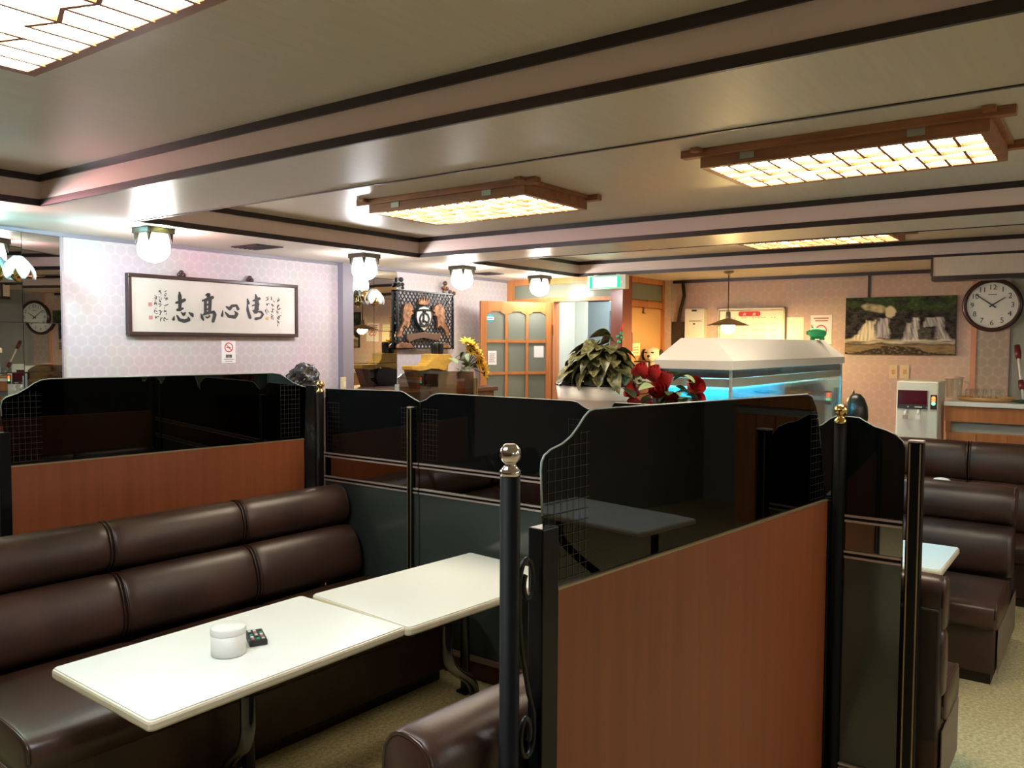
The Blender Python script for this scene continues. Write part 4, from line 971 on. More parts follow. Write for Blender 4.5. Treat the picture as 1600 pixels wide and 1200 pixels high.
# ================================================================== ENTRANCE DOOR LEAF
hx, hy = XE-.02, 4.46; lw = .74; an = math.atan2(math.cos(R(60)), -math.sin(R(60)))
dl = thing('glazed_door', 'open orange wood door with three columns of glass panes', 'door', (hx, hy, 0), an)
X = Matrix.Translation((hx, hy, 0)) @ Matrix.Rotation(an, 4, 'Z')
zt = 2.075; th = .018
D = lambda a, b: MB(X).box((a[0], -th, a[1]), (b[0], th, b[1]))
D((0, .01), (.062, zt)).build('stile', 'wood_o', dl, bevel=.003); D((lw-.062, .01), (lw, zt)).build('stile', 'wood_o', dl, bevel=.003)
D((.062, zt-.085), (lw-.062, zt)).build('top_rail', 'wood_o', dl); D((.062, .01), (lw-.062, .50)).build('bottom_panel', 'wood_o', dl)
nc, nr = 3, 5; mw = .026; pw = (lw-.124-2*mw)/3; zb0 = .50; ph = (zt-.085-zb0-4*mw)/5
for i in range(2): D((.062+(i+1)*pw+i*mw, zb0), (.062+(i+1)*(pw+mw), zt-.085)).build('muntin', 'wood_o', dl)
for k in range(4): D((.062, zb0+(k+1)*ph+k*mw), (lw-.062, zb0+(k+1)*(ph+mw))).build('muntin', 'wood_o', dl)
for i in range(3):
    xa = .062+i*(pw+mw)
    for k in range(5):
        za = zb0+k*(ph+mw); MB(X).box((xa, -.003, za), (xa+pw, .003, za+ph)).build('pane', 'pane', dl)
    za = zt-.085
    pts = [(xa, za), (xa, za-.045), (xa+.012, za-.030), (xa+.035, za-.022), (xa+.05, za-.008), (xa+pw-.05, za-.008), (xa+pw-.035, za-.022), (xa+pw-.012, za-.030), (xa+pw, za-.045), (xa+pw, za)]
    MB(X).prism([(a_, -th*.9, b_) for a_, b_ in pts], (0, th*1.8, 0)).build('arched_head', 'wood_o', dl)
MB(X).box((-.012, th-.004, 1.76), (.006, th+.008, 1.86)).build('hinge', 'brass', dl); MB(X).box((-.012, th-.004, .3), (.006, th+.008, .4)).build('hinge', 'brass', dl)
# the face seen from the room is local +y or -y: work it out
fn = (X.to_3x3() @ Vector((0, 1, 0))); fs_ = -1 if fn.dot(Vector((hx, hy, 0))) > 0 else 1
def door_pt(px, py):
    nn = fn; return on_plane(px, py, Vector((hx, hy, 0)), nn)
def door_card(name, label, px0, py0, px1, py1, m_, cat='notice'):
    q = [door_pt(px0, py0), door_pt(px1, py0), door_pt(px1, py1), door_pt(px0, py1)]; off = fn*fs_*.0045
    t = thing(name, label, cat, sum(q, Vector())/4); o = MB().prism([p_+off for p_ in q], fn*fs_*.001).build('card', m_, t); return t, q, off
t_, q, off = door_card('door_notice', 'white printed notice on a pane of the glazed door', 762, 548, 775.5, 570, 'sign_white')
for k in range(5):
    a_ = q[0].lerp(q[3], .2+.14*k); b_ = q[1].lerp(q[2], .2+.14*k); d_ = Vector((0, 0, -.006)); o2 = fn*fs_*.007
    MB().add([a_.lerp(b_, .15)+o2, a_.lerp(b_, .85-.1*(k % 2))+o2, a_.lerp(b_, .85-.1*(k % 2))+o2+d_, a_.lerp(b_, .15)+o2+d_], [(0, 1, 2, 3)]).build('print_line', 'column', t_)
door_card('door_notice', 'blank pale notice on a right-hand pane of the glazed door', 834, 540.5, 849, 558.5, 'sign_white')
cs = door_pt(765.5, 497); st_ = thing('door_sticker', 'round blue and white sticker on the glazed door', 'sticker', cs)
Ud = (X.to_3x3() @ Vector((1, 0, 0))); o2 = fn*fs_
mb = MB(); ring(mb, cs, .0001, .040, Ud, Vector((0, 0, 1)), o2*.0048); mb.build('disc', 'blue', st_)
MB().add([cs+Ud*a_+Vector((0, 0, b_))+o2*.0056 for a_, b_ in ((-.038, -.016), (.038, -.016), (.038, .013), (-.038, .013))], [(0, 1, 2, 3)]).build('white_band', 'sign_white', st_)
MB().add([cs+Ud*a_+Vector((0, 0, b_))+o2*.0062 for a_, b_ in ((-.028, -.007), (.026, -.007), (.026, .003), (-.028, .003))], [(0, 1, 2, 3)]).build('lettering_bar', 'blue', st_)

# exit sign hanging below the beam
ea, eb, ec = on_x(917, 432, 6.62), on_x(977, 430.5, 6.62), on_x(921, 453, 6.62)
ex = thing('exit_sign', 'green lit emergency exit sign box above the doorway', 'sign', (6.65, (ea.y+eb.y)/2, ec.z))
zt, zb = ZS-.006, ec.z
bx((6.625, eb.y, zb), (6.695, ea.y, zt)).build('housing', 'offwhite', ex, bevel=.004)
bx((6.621, eb.y+.055, zb+.012), (6.625, ea.y-.03, zt-.012)).build('green_border', 'exit_green', ex)
bx((6.619, eb.y+.085, zb+.018), (6.621, ea.y-.06, zt-.018)).build('lit_panel', 'exit_white', ex)
bx((6.616, eb.y+.022, zb+.05), (6.625, eb.y+.042, zb+.07)).build('test_lamp', 'sign_white', ex)
bx((6.63, ea.y-.1, zt), (6.69, ea.y-.07, ZS)).box((6.63, eb.y+.07, zt), (6.69, eb.y+.1, ZS)).build('mount', 'offwhite', ex)
# ornament on the red post
op = on_x(968, 520, XE-.075); og = thing('hanging_charm', 'red cord charm with green glass beads on the red post', 'charm', op)
MB().tube([on_x(973, 503, XE-.066), on_x(971, 512, XE-.07), on_x(970, 519, XE-.072)], .012, 6, [.004, .011, .006]).build('red_cord', 'red', og, True)
mb = MB(); 
for px, py, r_ in ((971, 521, .018), (965, 526, .016), (972, 528, .016), (967, 534, .018)): mb.ball(on_x(px, py, XE-.08), r_, 10, 6)
mb.build('beads', 'bead_green', og, True)
# bird hook, notice and sign on the alcove leaf
YA = 3.688
A2 = lambda px, py: on_y(px, py, YA)
bh = thing('bird_hook', 'small dark bird-shaped wall hook on the plywood leaf', 'hook', A2(1007, 490))
MB().tube([A2(1009, 474), A2(1006, 480), A2(1004, 488), A2(1009, 490)], .012, 7, [.008, .014, .016, .006]).build('bird_body', 'bronze', bh, True); MB().tube([A2(1011, 470), A2(1013, 474), A2(1009, 478)], .007, 6).build('bird_head', 'bronze', bh, True)
q = [A2(986, 536.5), A2(1000, 536), A2(1000, 555.5), A2(986, 556)]; nt_ = thing('wall_notice', 'small cream notice on the plywood leaf', 'notice', q[3]); MB().prism(q, (0, -.001, 0)).build('card', 'menu', nt_)
for k in range(3): a_ = q[0].lerp(q[3], .3+.22*k); b_ = q[1].lerp(q[2], .3+.22*k); o2 = Vector((0, -.002, 0)); d_ = Vector((0, 0, -.006)); MB().add([a_.lerp(b_, .2)+o2, a_.lerp(b_, .8)+o2, a_.lerp(b_, .8)+o2+d_, a_.lerp(b_, .2)+o2+d_], [(0, 1, 2, 3)]).build('print_line', 'bronze', nt_)
q = [A2(980, 519), A2(985.5, 519.5), A2(985.5, 549), A2(980, 549.5)]; o = MB().prism(q, (0, -.02, 0)).build('dark_red_plate', 'dark_red'); props(o, 'narrow dark red plate fixed beside the red post', 'plate')
# alcove cash counter with plush dog and picture frame
cc = thing('alcove_counter', 'low wooden counter in the alcove under the plush dog', 'counter', (7.25, 3.2, 0))
bx((6.95, 2.2, 0), (7.60, 3.66, 1.33)).build('body', 'wood_o', cc); bx((6.93, 2.18, 1.33), (7.62, 3.665, 1.36)).build('worktop', 'offwhite', cc)
dg = on_x(1021, 570, 7.2); dg.z = 1.36
pg = thing('plush_dog', 'white plush dog with a dark floppy ear in the alcove', 'plush toy', (7.2, dg.y, 1.36))
b_ = MB(); b_.ball((7.2, dg.y, 1.44), .08, 14, 9, (1, 1, 1)); b_.ball((7.18, dg.y, 1.575), .082, 16, 10, (.95, 1.05, .95)); b_.ball((7.115, dg.y-.01, 1.555), .042, 12, 8); b_.ball((7.12, dg.y+.06, 1.3865), .03, 10, 6, (1.5, 1, .8)); b_.ball((7.12, dg.y-.06, 1.3865), .03, 10, 6, (1.5, 1, .8)); b_.build('body', 'plush', pg, True)
for s in (-1, 1): MB().ball((7.185, dg.y+s*.085, 1.575), .05, 10, 7, (.6, .45, 1.15)).build('ear', 'plush_d', pg, True)
for s in (-1, 1): MB().ball((7.105, dg.y+s*.035, 1.60), .012, 8, 6, (.6, 1.5, .6)).build('eye', 'plush_d', pg, True)
MB().ball((7.073, dg.y-.01, 1.565), .015, 8, 6).build('nose', 'plush_d', pg, True)
pf = on_x(1000, 578, 7.0); pft = thing('standing_photo_frame', 'pale card in a dark standing frame on the alcove counter', 'picture', (7.0, pf.y, 1.36))
bx((7.0, pf.y-.10, 1.36), (7.015, pf.y+.09, 1.52)).build('frame', 'plush_d', pft); bx((6.996, pf.y-.085, 1.375), (7.0, pf.y+.075, 1.508)).build('card', 'menu', pft); MB().prism([(7.015, pf.y-.02, 1.50), (7.015, pf.y-.02, 1.36), (7.085, pf.y-.02, 1.36)], (0, .03, 0)).build('strut', 'plush_d', pft)

# ================================================================== AQUARIUM
aq = thing('aquarium', 'long lit aquarium with a white sloping hood', 'aquarium', (4.72, 1.65, 0))
ax0, ax1, ay0, ay1, az0, az1 = 3.75, 5.68, 1.465, 1.845, .95, 1.56
bx((ax0, ay0, 0), (ax1, ay1, az0)).build('stand', 'wood_d', aq)
gt = .008
bx((ax0, ay0, az0), (ax1, ay0+gt, az1)).build('glass_pane', 'clear', aq); bx((ax0, ay0+gt, az0), (ax0+gt, ay1-gt, az1)).build('glass_pane', 'clear', aq); bx((ax1-gt, ay0+gt, az0), (ax1, ay1-gt, az1)).build('glass_pane', 'clear', aq)
bx((ax0, ay1-gt, az0), (ax1, ay1, az1)).build('back_pane', 'tank_back', aq)
bx((ax0+gt, ay0+gt, az0), (ax1-gt, ay1-gt, az0+.06)).build('gravel_bed', 'gravel', aq)
bx((ax0+gt+.002, ay0+gt+.002, az0+.062), (ax1-gt-.002, ay1-gt-.002, az1-.095)).build('water', 'water', aq)
for a_, b_ in (((ax0+gt, ay0+gt, az1-.085), (ax1-gt, ay0+gt+.012, az1-.043)), ((ax0+gt, ay0+gt+.012, az1-.085), (ax0+gt+.012, ay1-gt, az1-.043)), ((ax1-gt-.012, ay0+gt+.012, az1-.085), (ax1-gt, ay1-gt, az1-.043))): bx(a_, b_).build('inner_rail', 'rail_beige', aq)
M['dark_strip'] = mat('painted_shade_strip', (.10, .085, .085), .3)  # added dark strip: paints shade behind the upper glass and hides the tube
bx((ax0+gt, ay0+gt, az1-.042), (ax1-gt, ay0+gt+.006, az1)).box((ax0+gt, ay0+gt+.006, az1-.042), (ax0+gt+.006, ay1-gt, az1)).box((ax1-gt-.006, ay0+gt+.006, az1-.042), (ax1-gt, ay1-gt, az1)).build('added_dark_strip', 'dark_strip', aq)
for xx, yy in ((ax0-.002, ay0-.002), (ax1-.01, ay0-.002), (ax0-.002, ay1-.01)): bx((xx, yy, az0), (xx+.012, yy+.012, az1)).build('corner_bead', 'glass_edge', aq)
h0, h1, h2 = az1, az1+.042, az1+.150; o_ = .012; ins = .10
v8 = []
for z_, k in ((h0, -o_), (h1, -o_), (h2, ins)): kx = k if k < 0 else .05; v8 += [(ax0+kx, ay0+k, z_), (ax1-kx*1.6, ay0+k, z_), (ax1-kx*1.6, ay1-k, z_), (ax0+kx, ay1-k, z_)]
hd = MB(); f_ = []
for L_ in (0, 4):
    for k in range(4): f_.append((L_+k, L_+(k+1) % 4, L_+4+(k+1) % 4, L_+4+k))
f_.append((8, 9, 10, 11)); hd.add(v8, f_); ho = hd.build('hood', 'hood', aq); sd = ho.modifiers.new('thick', 'SOLIDIFY'); sd.thickness = .006
MB().tube([(ax0+.14, 1.70, az1+.05), (ax1-.14, 1.70, az1+.05)], .018, 10).build('light_tube', 'tube', aq, True)
rnd = random.Random(13)
for i in range(9):
    xx = ax0+.15+i*.20; yy = ay0+.10+.05*(i % 3)
    mb = MB()
    for k in range(6):
        dx = rnd.uniform(-.05, .05); hh_ = rnd.uniform(.15, .38)
        mb.tube([(xx+dx*.3, yy, az0+.055), (xx+dx, yy+rnd.uniform(-.03, .03), az0+hh_*.55), (xx+dx*1.6, yy+rnd.uniform(-.03, .03), az0+hh_)], .012, 5, [.006, .016, .003], .35)
    mb.build('water_plant', ('coral_r', 'coral_b', 'leaf')[i % 3], aq, True)
# green pig bank on the hood
pz = h2; pgx, pgy = 5.50, 1.575
pg = thing('pig_bank', 'bright green pig bank on the aquarium hood', 'ornament', (pgx, pgy, pz))
mb = MB(); mb.ball((pgx, pgy, pz+.044), .040, 16, 10, (1.0, 1.45, .92)); mb.build('body', 'pig', pg, True)
MB().lathe([(.016, 0), (.015, .02), (.001, .021)], 12, Matrix.Translation((pgx, pgy+.048, pz+.048)) @ Matrix.Rotation(R(-90), 4, 'X')).build('snout', 'pig', pg, True)
for sx in (-1, 1):
    MB().prism([(pgx+sx*.018, pgy+.03, pz+.076), (pgx+sx*.006, pgy+.028, pz+.08), (pgx+sx*.016, pgy+.034, pz+.098)], (0, .004, 0)).build('ear', 'pig', pg)
    MB().ball((pgx+sx*.016, pgy+.048, pz+.062), .004, 8, 5).build('eye', 'ink', pg, True)
    for sy in (-1, 1): MB().lathe([(.010, 0), (.011, .012), (.008, .02)], 10, Matrix.Translation((pgx+sx*.018, pgy+sy*.03, pz))).build('leg', 'pig', pg, True)
# black ornament behind the aquarium
do = on_x(1338, 660, 5.95)
dst = thing('ornament_stand', 'dark stand behind the aquarium end', 'stand', (5.95, do.y, 0)); bx((5.83, do.y-.12, 0), (6.07, do.y+.12, 1.08)).build('body', 'wood_d', dst); bx((5.82, do.y-.13, 1.08), (6.08, do.y+.13, 1.10)).build('top', 'wood_d', dst)
bo = thing('black_ornament', 'tall rounded black ornament with a pointed tip behind the aquarium', 'ornament', (5.95, do.y, 1.10))
T = Matrix.Translation((5.95, do.y+.005, 1.10))
MB().lathe([(.055, 0), (.072, .02), (.082, .09), (.076, .16), (.055, .215), (.028, .245), (.001, .25)], 16, T).build('body', 'dark_orn', bo, True)
MB().tube([(5.95, do.y+.035, 1.31), (5.95, do.y+.022, 1.35), (5.95, do.y+.018, 1.375)], .012, 7, [.02, .009, .001]).build('pointed_tip', 'dark_orn', bo, True)

# ================================================================== BACK WALL PIECES
W = lambda px, py, off=.0: on_x(px, py, XB-off)
# clock
ck = (W(1551, 477)); cy_ = .826; cz_ = ck.z; cr = .214
ct = thing('wall_clock', 'large round wall clock with dark rim and white dial', 'clock', (XB, cy_, cz_-cr))
RX = Matrix.Translation((XB, cy_, cz_)) @ Matrix.Rotation(R(-90), 4, 'Y')
MB().lathe([(cr*.97, 0), (cr, .008), (cr, .03), (cr*.96, .043), (cr*.88, .048), (cr*.845, .038), (cr*.84, .02)], 48, RX).build('rim', 'clock_rim', ct, True)
fc = MB().lathe([(cr*.85, .014), (cr*.85, .022), (.001, .0221)], 48, RX).build('dial', 'clock_face', ct)
for h_ in range(1, 13):
    a = math.pi/2-h_*math.pi/6; rr = cr*.66
    text_mesh(str(h_), cr*.27, 'ink', 'numeral', face_x((XB-.0235, cy_-math.cos(a)*rr, cz_+math.sin(a)*rr)), fc)
def hand(ang, Lh, wd, off):
    d_ = Vector((0, -math.sin(ang), math.cos(ang))); n_ = Vector((0, -math.cos(ang), -math.sin(ang)))
    c_ = Vector((XB-.026-off, cy_, cz_)); MB().prism([c_-d_*Lh*.22-n_*wd, c_-d_*Lh*.22+n_*wd, c_+d_*Lh+n_*wd*.5, c_+d_*Lh-n_*wd*.5], (-.0015, 0, 0)).build('hand', 'ink', ct)
hand(R(56), cr*.50, .006, 0); hand(R(307), cr*.70, .0055, .003)
MB().lathe([(.009, 0), (.009, .008), (.001, .010)], 12, Matrix.Translation((XB-.024, cy_, cz_)) @ Matrix.Rotation(R(-90), 4, 'Y')).build('hub', 'ink', ct)
bx((XB-.0236, cy_-.03, cz_+cr*.38), (XB-.0232, cy_+.03, cz_+cr*.38+.008)).build('maker_mark', 'column', fc)
# waterfall photo panel: painted point colours on a fine grid
wa, wb = W(1322, 463.5, .03), W(1492, 556, .03)
y0, y1, z1, z0 = wa.y, wb.y, (W(1322, 464, .03).z+W(1492, 463, .03).z)/2, (W(1322, 552, .03).z+W(1490, 556, .03).z)/2
wt = thing('waterfall_picture', 'unframed photo panel of waterfalls over dark rocks', 'picture', (XB, (y0+y1)/2, z0))
bx((XB-.03, y0, z0), (XB, y1, z1)).build('board', 'black_matte', wt)
from mathutils import noise as mn
def wf(u, v):   # u 0..1 left to right, v 0..1 top to bottom
    N = lambda a, b, k: mn.noise(Vector((u*a, v*b, k)))
    uu = u+.022*N(9, 9, 21)+.010*N(26, 26, 22); vv = v+.030*N(8, 8, 23)+.012*N(24, 24, 24)
    k = .5+.5*N(16, 13, 1)+.35*N(38, 34, 2)
    c_ = Vector((.008, .008, .008)).lerp(Vector((.10, .088, .086)), max(0, min(1, k*.9-.22)))
    g = max(0, min(1, (.30-vv)/.12))*max(0, min(1, .45+1.3*N(7, 8, 4)))*(1 if u > .2 else .55)
    c_ = c_.lerp(Vector((.035, .075, .018)), g); c_ = c_.lerp(Vector((.10, .16, .05)), g*max(0, N(30, 30, 5))*1.2)
    st = .45+.75*max(0, mn.noise(Vector(((u+(u-.25)*(.6-v)*.4)*58, v*4, 3)))+.30)+.25*mn.noise(Vector((u*110, v*5, 9)))
    def fall(x0_, x1_, ya, yb, fl, fr, br):
        t = (vv-ya)/(yb-ya)
        if t < -.06 or t > 1: return 0
        e_ = min((uu-(x0_-fl*t**1.5 if t > 0 else x0_))/.03, ((x1_+fr*max(0, t)**1.5)-uu)/.03, (t+.06)/.08)
        return max(0, min(1, e_))*br*max(0, min(1.15, st))
    wl = fall(.18, .30, .41, .76, .14, .02, 1.0); wm = fall(.30, .42, .38, .72, .03, .02, .70); wc = fall(.355, .415, .36, .66, 0, .005, .6)
    wr = max(fall(.56, .63, .47, .78, .05, .0, .75), fall(.62, .69, .37, .76, .02, .02, .95), fall(.72, .90, .37, .52, .02, .03, .55), fall(.82, .90, .40, .77, .02, .09, .60))
    c_ = c_.lerp(Vector((.80, .74, .56)), min(1, wl*1.25)); c_ = c_.lerp(Vector((.58, .57, .66)), min(1, wm*1.2)); c_ = c_.lerp(Vector((.70, .66, .52)), min(1, wc*.6)); c_ = c_.lerp(Vector((.66, .65, .68)), min(1, wr*1.25))
    a_ = max(0, 1-((uu-.28)/.14)**2-((vv-.19-(uu-.28)*.25)/.075)**2); b_ = max(0, 1-((uu-.42)/.05)**2-((vv-.25)/.11)**2)
    c_ = c_.lerp(Vector((.50, .45, .29)), min(1, a_*1.8)*max(.3, min(1, .75+.6*N(20, 30, 7)))); c_ = c_.lerp(Vector((.58, .54, .36)), min(1, b_*1.9))
    r_ = max(0, 1-((uu-.735)/.062)**4-((vv-.65)/.13)**4); c_ = c_.lerp(Vector((.075, .07, .068))*(1+.8*N(30, 40, 8)), min(1, r_*2.2))
    d_ = max(0, 1-((uu-.83)/.04)**2-((vv-.76)/.04)**2); c_ = c_.lerp(Vector((.01, .01, .01)), min(1, d_*2))
    p_ = max(0, min(1, 1.6*(1-abs(vv-.775)/.05)))*max(.25, min(1, .7+.9*N(7, 26, 12))); c_ = c_.lerp(Vector((.62, .54, .36)) if u < .45 else Vector((.60, .56, .46)), p_*.9)
    if vv > .81:
        f_ = min(1, (vv-.81)/.04); c_ = c_.lerp(Vector((.26, .19, .10))*(1+.5*N(12, 40, 13)), f_*.85)
        bank = .985-.135*math.exp(-((u-.48)/.25)**2)+.03*N(14, 5, 14)
        if vv > bank: c_ = c_.lerp(Vector((.02, .016, .012)).lerp(Vector((.22, .17, .11)), max(0, min(1, N(34, 34, 6)*1.6))), .9)
    return c_
NU, NV = 190, 108; vs = []; fs = []; cols = []
for j in range(NV+1):
    for i in range(NU+1):
        u_, v_ = i/NU, j/NV; vs.append((XB-.0305, y0+(y1-y0)*u_, z1+(z0-z1)*v_)); cols.append(wf(u_, v_))
for j in range(NV):
    for i in range(NU): k = j*(NU+1)+i; fs.append((k, k+NU+1, k+NU+2, k+1))
mp_ = mat('photo_print', (1, 1, 1), .6, spec=.15); at_ = nd(mp_, 'ShaderNodeVertexColor', layer_name='print'); lk(mp_, at_.outputs['Color'], bsdf(mp_).inputs['Base Color'])
mb = MB(); mb.v = [Vector(p_) for p_ in vs]; mb.f = fs
po = mb.build('print_face', mp_, wt, True)
ca = po.data.color_attributes.new('print', 'FLOAT_COLOR', 'POINT')
for i, c_ in enumerate(cols): ca.data[i].color = (*[max(0, k) for k in c_], 1)
# menu board
ma, mb_ = W(1124, 486, .025), W(1224, 486, .025); mz1 = ma.z; mz0 = mz1-.46
mt = thing('menu_board', 'cream menu board with a red header behind the pendant lamp', 'menu board', (XB, (ma.y+mb_.y)/2, mz0))
bx((XB-.022, ma.y, mz0), (XB, mb_.y, mz1)).build('board', 'menu', mt, bevel=.006)
for aa, bb_ in (((XB-.034, ma.y+.02, mz1), (XB, mb_.y-.02, mz1+.026)), ((XB-.034, mb_.y-.02, mz0), (XB, mb_.y, mz1+.026)), ((XB-.034, ma.y, mz0), (XB, ma.y+.02, mz1+.026))): bx(aa, bb_).build('frame_bar', 'gold_line', mt, bevel=.005)
q0, q1 = W(1154, 487, .023), W(1188, 494, .023)
hdr = MB().prism([Vector((XB-.0225, a_, b_)) for a_, b_ in rrect(q1.y, q0.y, q1.z, q0.z, .018)], (-.002, 0, 0)).build('red_header', 'red', mt)
for px in (1163, 1178): 
    pc_ = W(px, 490.8, .0255); mk = MB()
    for k in range(3): mk.box((pc_.x, pc_.y-.018, pc_.z-.011+k*.009), (pc_.x+.0005, pc_.y+.018-.006*k, pc_.z-.007+k*.009))
    mk.box((pc_.x, pc_.y-.004, pc_.z-.012), (pc_.x+.0005, pc_.y+.002, pc_.z+.014)); mk.build('header_mark', 'menu', hdr)
rnd = random.Random(2)
for k in range(6):
    for yy, wd in ((ma.y-.06, .10), (ma.y-.22, .05), (ma.y-.32, .13), (ma.y-.50, .06)):
        for s in range(int(wd/.025)):
            z_ = mz1-.075-k*.058; y_ = yy-s*.028; bx((XB-.0229, y_, z_), (XB-.0222, y_-.018, z_+rnd.uniform(.010, .020))).build('menu_line', 'switch', mt)
# electrical box, papers, signs, switches
ea_, eb_ = W(1076, 483), W(1105, 530); bxp = thing('breaker_box', 'cream breaker box on the rose wall beside the menu board', 'box', (XB, (ea_.y+eb_.y)/2, ea_.z-.42))
bx((XB-.09, ea_.y, ea_.z-.42), (XB, eb_.y, ea_.z)).build('case', 'offwhite', bxp, bevel=.006); bx((XB-.094, ea_.y-.075, ea_.z-.028), (XB-.09, ea_.y-.125, ea_.z-.012)).build('maker_badge', 'ink', bxp); bx((XB-.094, ea_.y-.05, ea_.z-.125), (XB-.09, eb_.y+.02, ea_.z-.118)).build('seam', 'ink', bxp); bx((XB-.094, ea_.y-.09, ea_.z-.155), (XB-.09, ea_.y-.11, ea_.z-.142)).build('key_hole', 'ink', bxp)
dm = W(1065, 520, .05); dmt = thing('dark_wall_panel', 'dark framed panel with cable beside the breaker box', 'panel', (XB, dm.y, dm.z-.25)); bx((XB-.05, W(1053, 505).y, dm.z-.25), (XB, W(1074, 505).y, W(1060, 503).z)).build('panel', 'plush_d', dmt)
MB().tube([W(1067, 443, .03), W(1069, 462, .03), W(1063, 485, .03), W(1060, 503, .04)], .017, 8).build('cable', 'plush_d', dmt, True)
pa = (W(1223, 496), W(1256, 497)); z_ = pa[0].z; o = bx((XB-.002, pa[0].y, z_-.26), (XB, pa[1].y, z_)); wn = thing('wall_paper_notice', 'pale paper sheet pinned right of the menu board', 'notice', (XB, (pa[0].y+pa[1].y)/2, z_-.26)); o.build('sheet', 'menu', wn)
for k in range(3): bx((XB-.003, pa[0].y-.05, z_-.04-k*.03), (XB-.002, pa[1].y+.03, z_-.036-k*.03)).build('print_line', 'switch', wn)
ns = W(1283, 515); no_smoking('red and white no smoking sign above the green pig bank', ns, .185, .26, Vector((0, -1, 0)), Vector((-1, 0, 0)), face_x, None, -.01, .052, 'sign_white')
for k in range(2): bx((XB-.0045, ns.y+.065-.012*k, ns.z+.095-k*.022), (XB-.0032, ns.y-.065+.006*k, ns.z+.107-k*.022)).build('red_line', 'seal', bpy.data.objects['card' if False else [o.name for o in bpy.data.objects if o.name.startswith('no_smoking_sign')][-1]])
for lab, px in (('left cream light switch below the waterfall picture', 1396), ('right cream light switch below the waterfall picture', 1414)):
    q = W(px, 581); s_ = thing('light_switch', lab, 'switch', (XB, q.y, q.z-.055)); bx((XB-.008, q.y-.034, q.z-.058), (XB, q.y+.034, q.z+.058)).build('plate', 'switch', s_, bevel=.002); bx((XB-.013, q.y-.012, q.z-.02), (XB-.008, q.y+.012, q.z+.02)).build('rocker', 'tray', s_)
# pendant lamp in the alcove
pp_ = on_z(1139, 424, ZS); px_, py_ = pp_.x, pp_.y; zr = on_x(1139, 509, px_).z
pt = thing('pendant_lamp', 'cord pendant lamp with a shallow metal shade over the alcove', 'pendant lamp', (px_, py_, ZS))
T = Matrix.Translation((px_, py_, 0))
MB().lathe([(.045, ZS), (.045, ZS-.012), (.02, ZS-.024), (.006, ZS-.03)], 18, T).build('canopy', 'shade', pt, True)
MB().tube([(px_, py_, ZS-.02), (px_, py_, zr+.10)], .004, 6).build('cord', 'black_matte', pt, True)
MB().lathe([(.02, zr+.12), (.022, zr+.06), (.02, zr+.055)], 14, T).build('socket', 'shade', pt, True)
so = MB(); seg = 28; pr = [(.022, zr+.06), (.07, zr+.045), (.13, zr+.02), (.18, zr)]
vs = [(r_*math.cos(2*math.pi*k/seg)+px_, r_*math.sin(2*math.pi*k/seg)+py_, z_) for r_, z_ in pr for k in range(seg)]
so.add(vs, [(i*seg+k, i*seg+(k+1) % seg, (i+1)*seg+(k+1) % seg, (i+1)*seg+k) for i in range(3) for k in range(seg)]); so = so.build('shade', 'shade', pt, True); so.modifiers.new('thick', 'SOLIDIFY').thickness = .003
MB().ball((px_, py_, zr-.012), .058, 14, 9).build('bulb', 'bulb', pt, True)

# ================================================================== SERVING COUNTER AND DISPENSER
CX = 6.93; zc = 1.262
sc_ = thing('serving_counter', 'orange wood serving counter with a white top below the clock', 'counter', (7.25, -.4, 0))
bx((CX-.02, -2.2, zc-.034), (XB-.03, 1.045, zc)).build('worktop', 'white_top', sc_, bevel=.006)
bx((CX+.01, -2.2, zc-.15), (XB-.03, 1.04, zc-.034)).build('fascia', 'wood_o', sc_)
bx((CX+.06, -2.2, zc-.23), (XB-.03, 1.00, zc-.15)).build('recess', 'wp_grey', sc_); bx((CX+.02, 1.0, zc-.23), (XB-.03, 1.035, zc-.15)).build('end_post', 'wood_o', sc_)
bx((CX+.04, -2.2, 0), (XB-.03, 1.03, zc-.23)).build('carcass', 'wood_o', sc_)
for k in range(16): bx((CX+.028, 1.025-k*.2, .1), (CX+.04, 1.025-k*.2-.193, zc-.235)).build('front_board', 'wood_o', sc_)
wd_ = [on_x(1400, 595, 6.78), on_x(1466, 597, 6.78)]; dy0, dy1, dzt = wd_[1].y, wd_[0].y, wd_[0].z
wdp = thing('water_dispenser', 'cream water dispenser with a wine-red panel beside the counter', 'water dispenser', (6.93, (dy0+dy1)/2, 0))
XD = 6.79
Dp = lambda px, py: on_x(px, py, XD)
bx((XD+.012, dy0, 0), (7.10, dy1, dzt)).build('cabinet', 'dispenser', wdp, bevel=.01)
r0, r1 = Dp(1403, 609), Dp(1449, 610); r2 = Dp(1403, 637)
bx((XD, r1.y, r2.z), (XD+.012, r0.y, r0.z)).build('wine_panel', 'wine', wdp)
bx((XD-.004, r1.y, r2.z-.002), (XD+.012, r0.y, Dp(1403, 631).z)).build('label_strip', 'ink', wdp)
for k, wd2 in ((0, .008), (.05, .05), (.13, .008)): bx((XD-.005, r0.y-.07-k, r2.z+.008), (XD-.004, r0.y-.07-k-wd2, r2.z+.016)).build('strip_mark', 'offwhite', wdp)
bx((XD+.010, r1.y, r2.z-.26), (XD+.0125, r0.y, r2.z)).build('tap_bay', 'offwhite', wdp)
for px in (1416, 1436):
    q = Dp(px, 644); tp_ = MB().tube([(XD+.01, q.y, q.z+.012), (XD-.03, q.y, q.z+.010), (XD-.04, q.y, q.z-.02)], .010, 8).build('tap', 'white', wdp, True)
    bx((XD-.05, q.y-.016, q.z-.05), (XD-.03, q.y+.016, q.z-.02)).build('tap_lever', 'sign_white' if px > 1420 else 'vase', wdp)
i0, i1 = Dp(1454, 617), Dp(1463, 640); bx((XD, i1.y, i1.z), (XD+.012, i0.y, i0.z)).build('indicator_panel', 'plush_d', wdp)
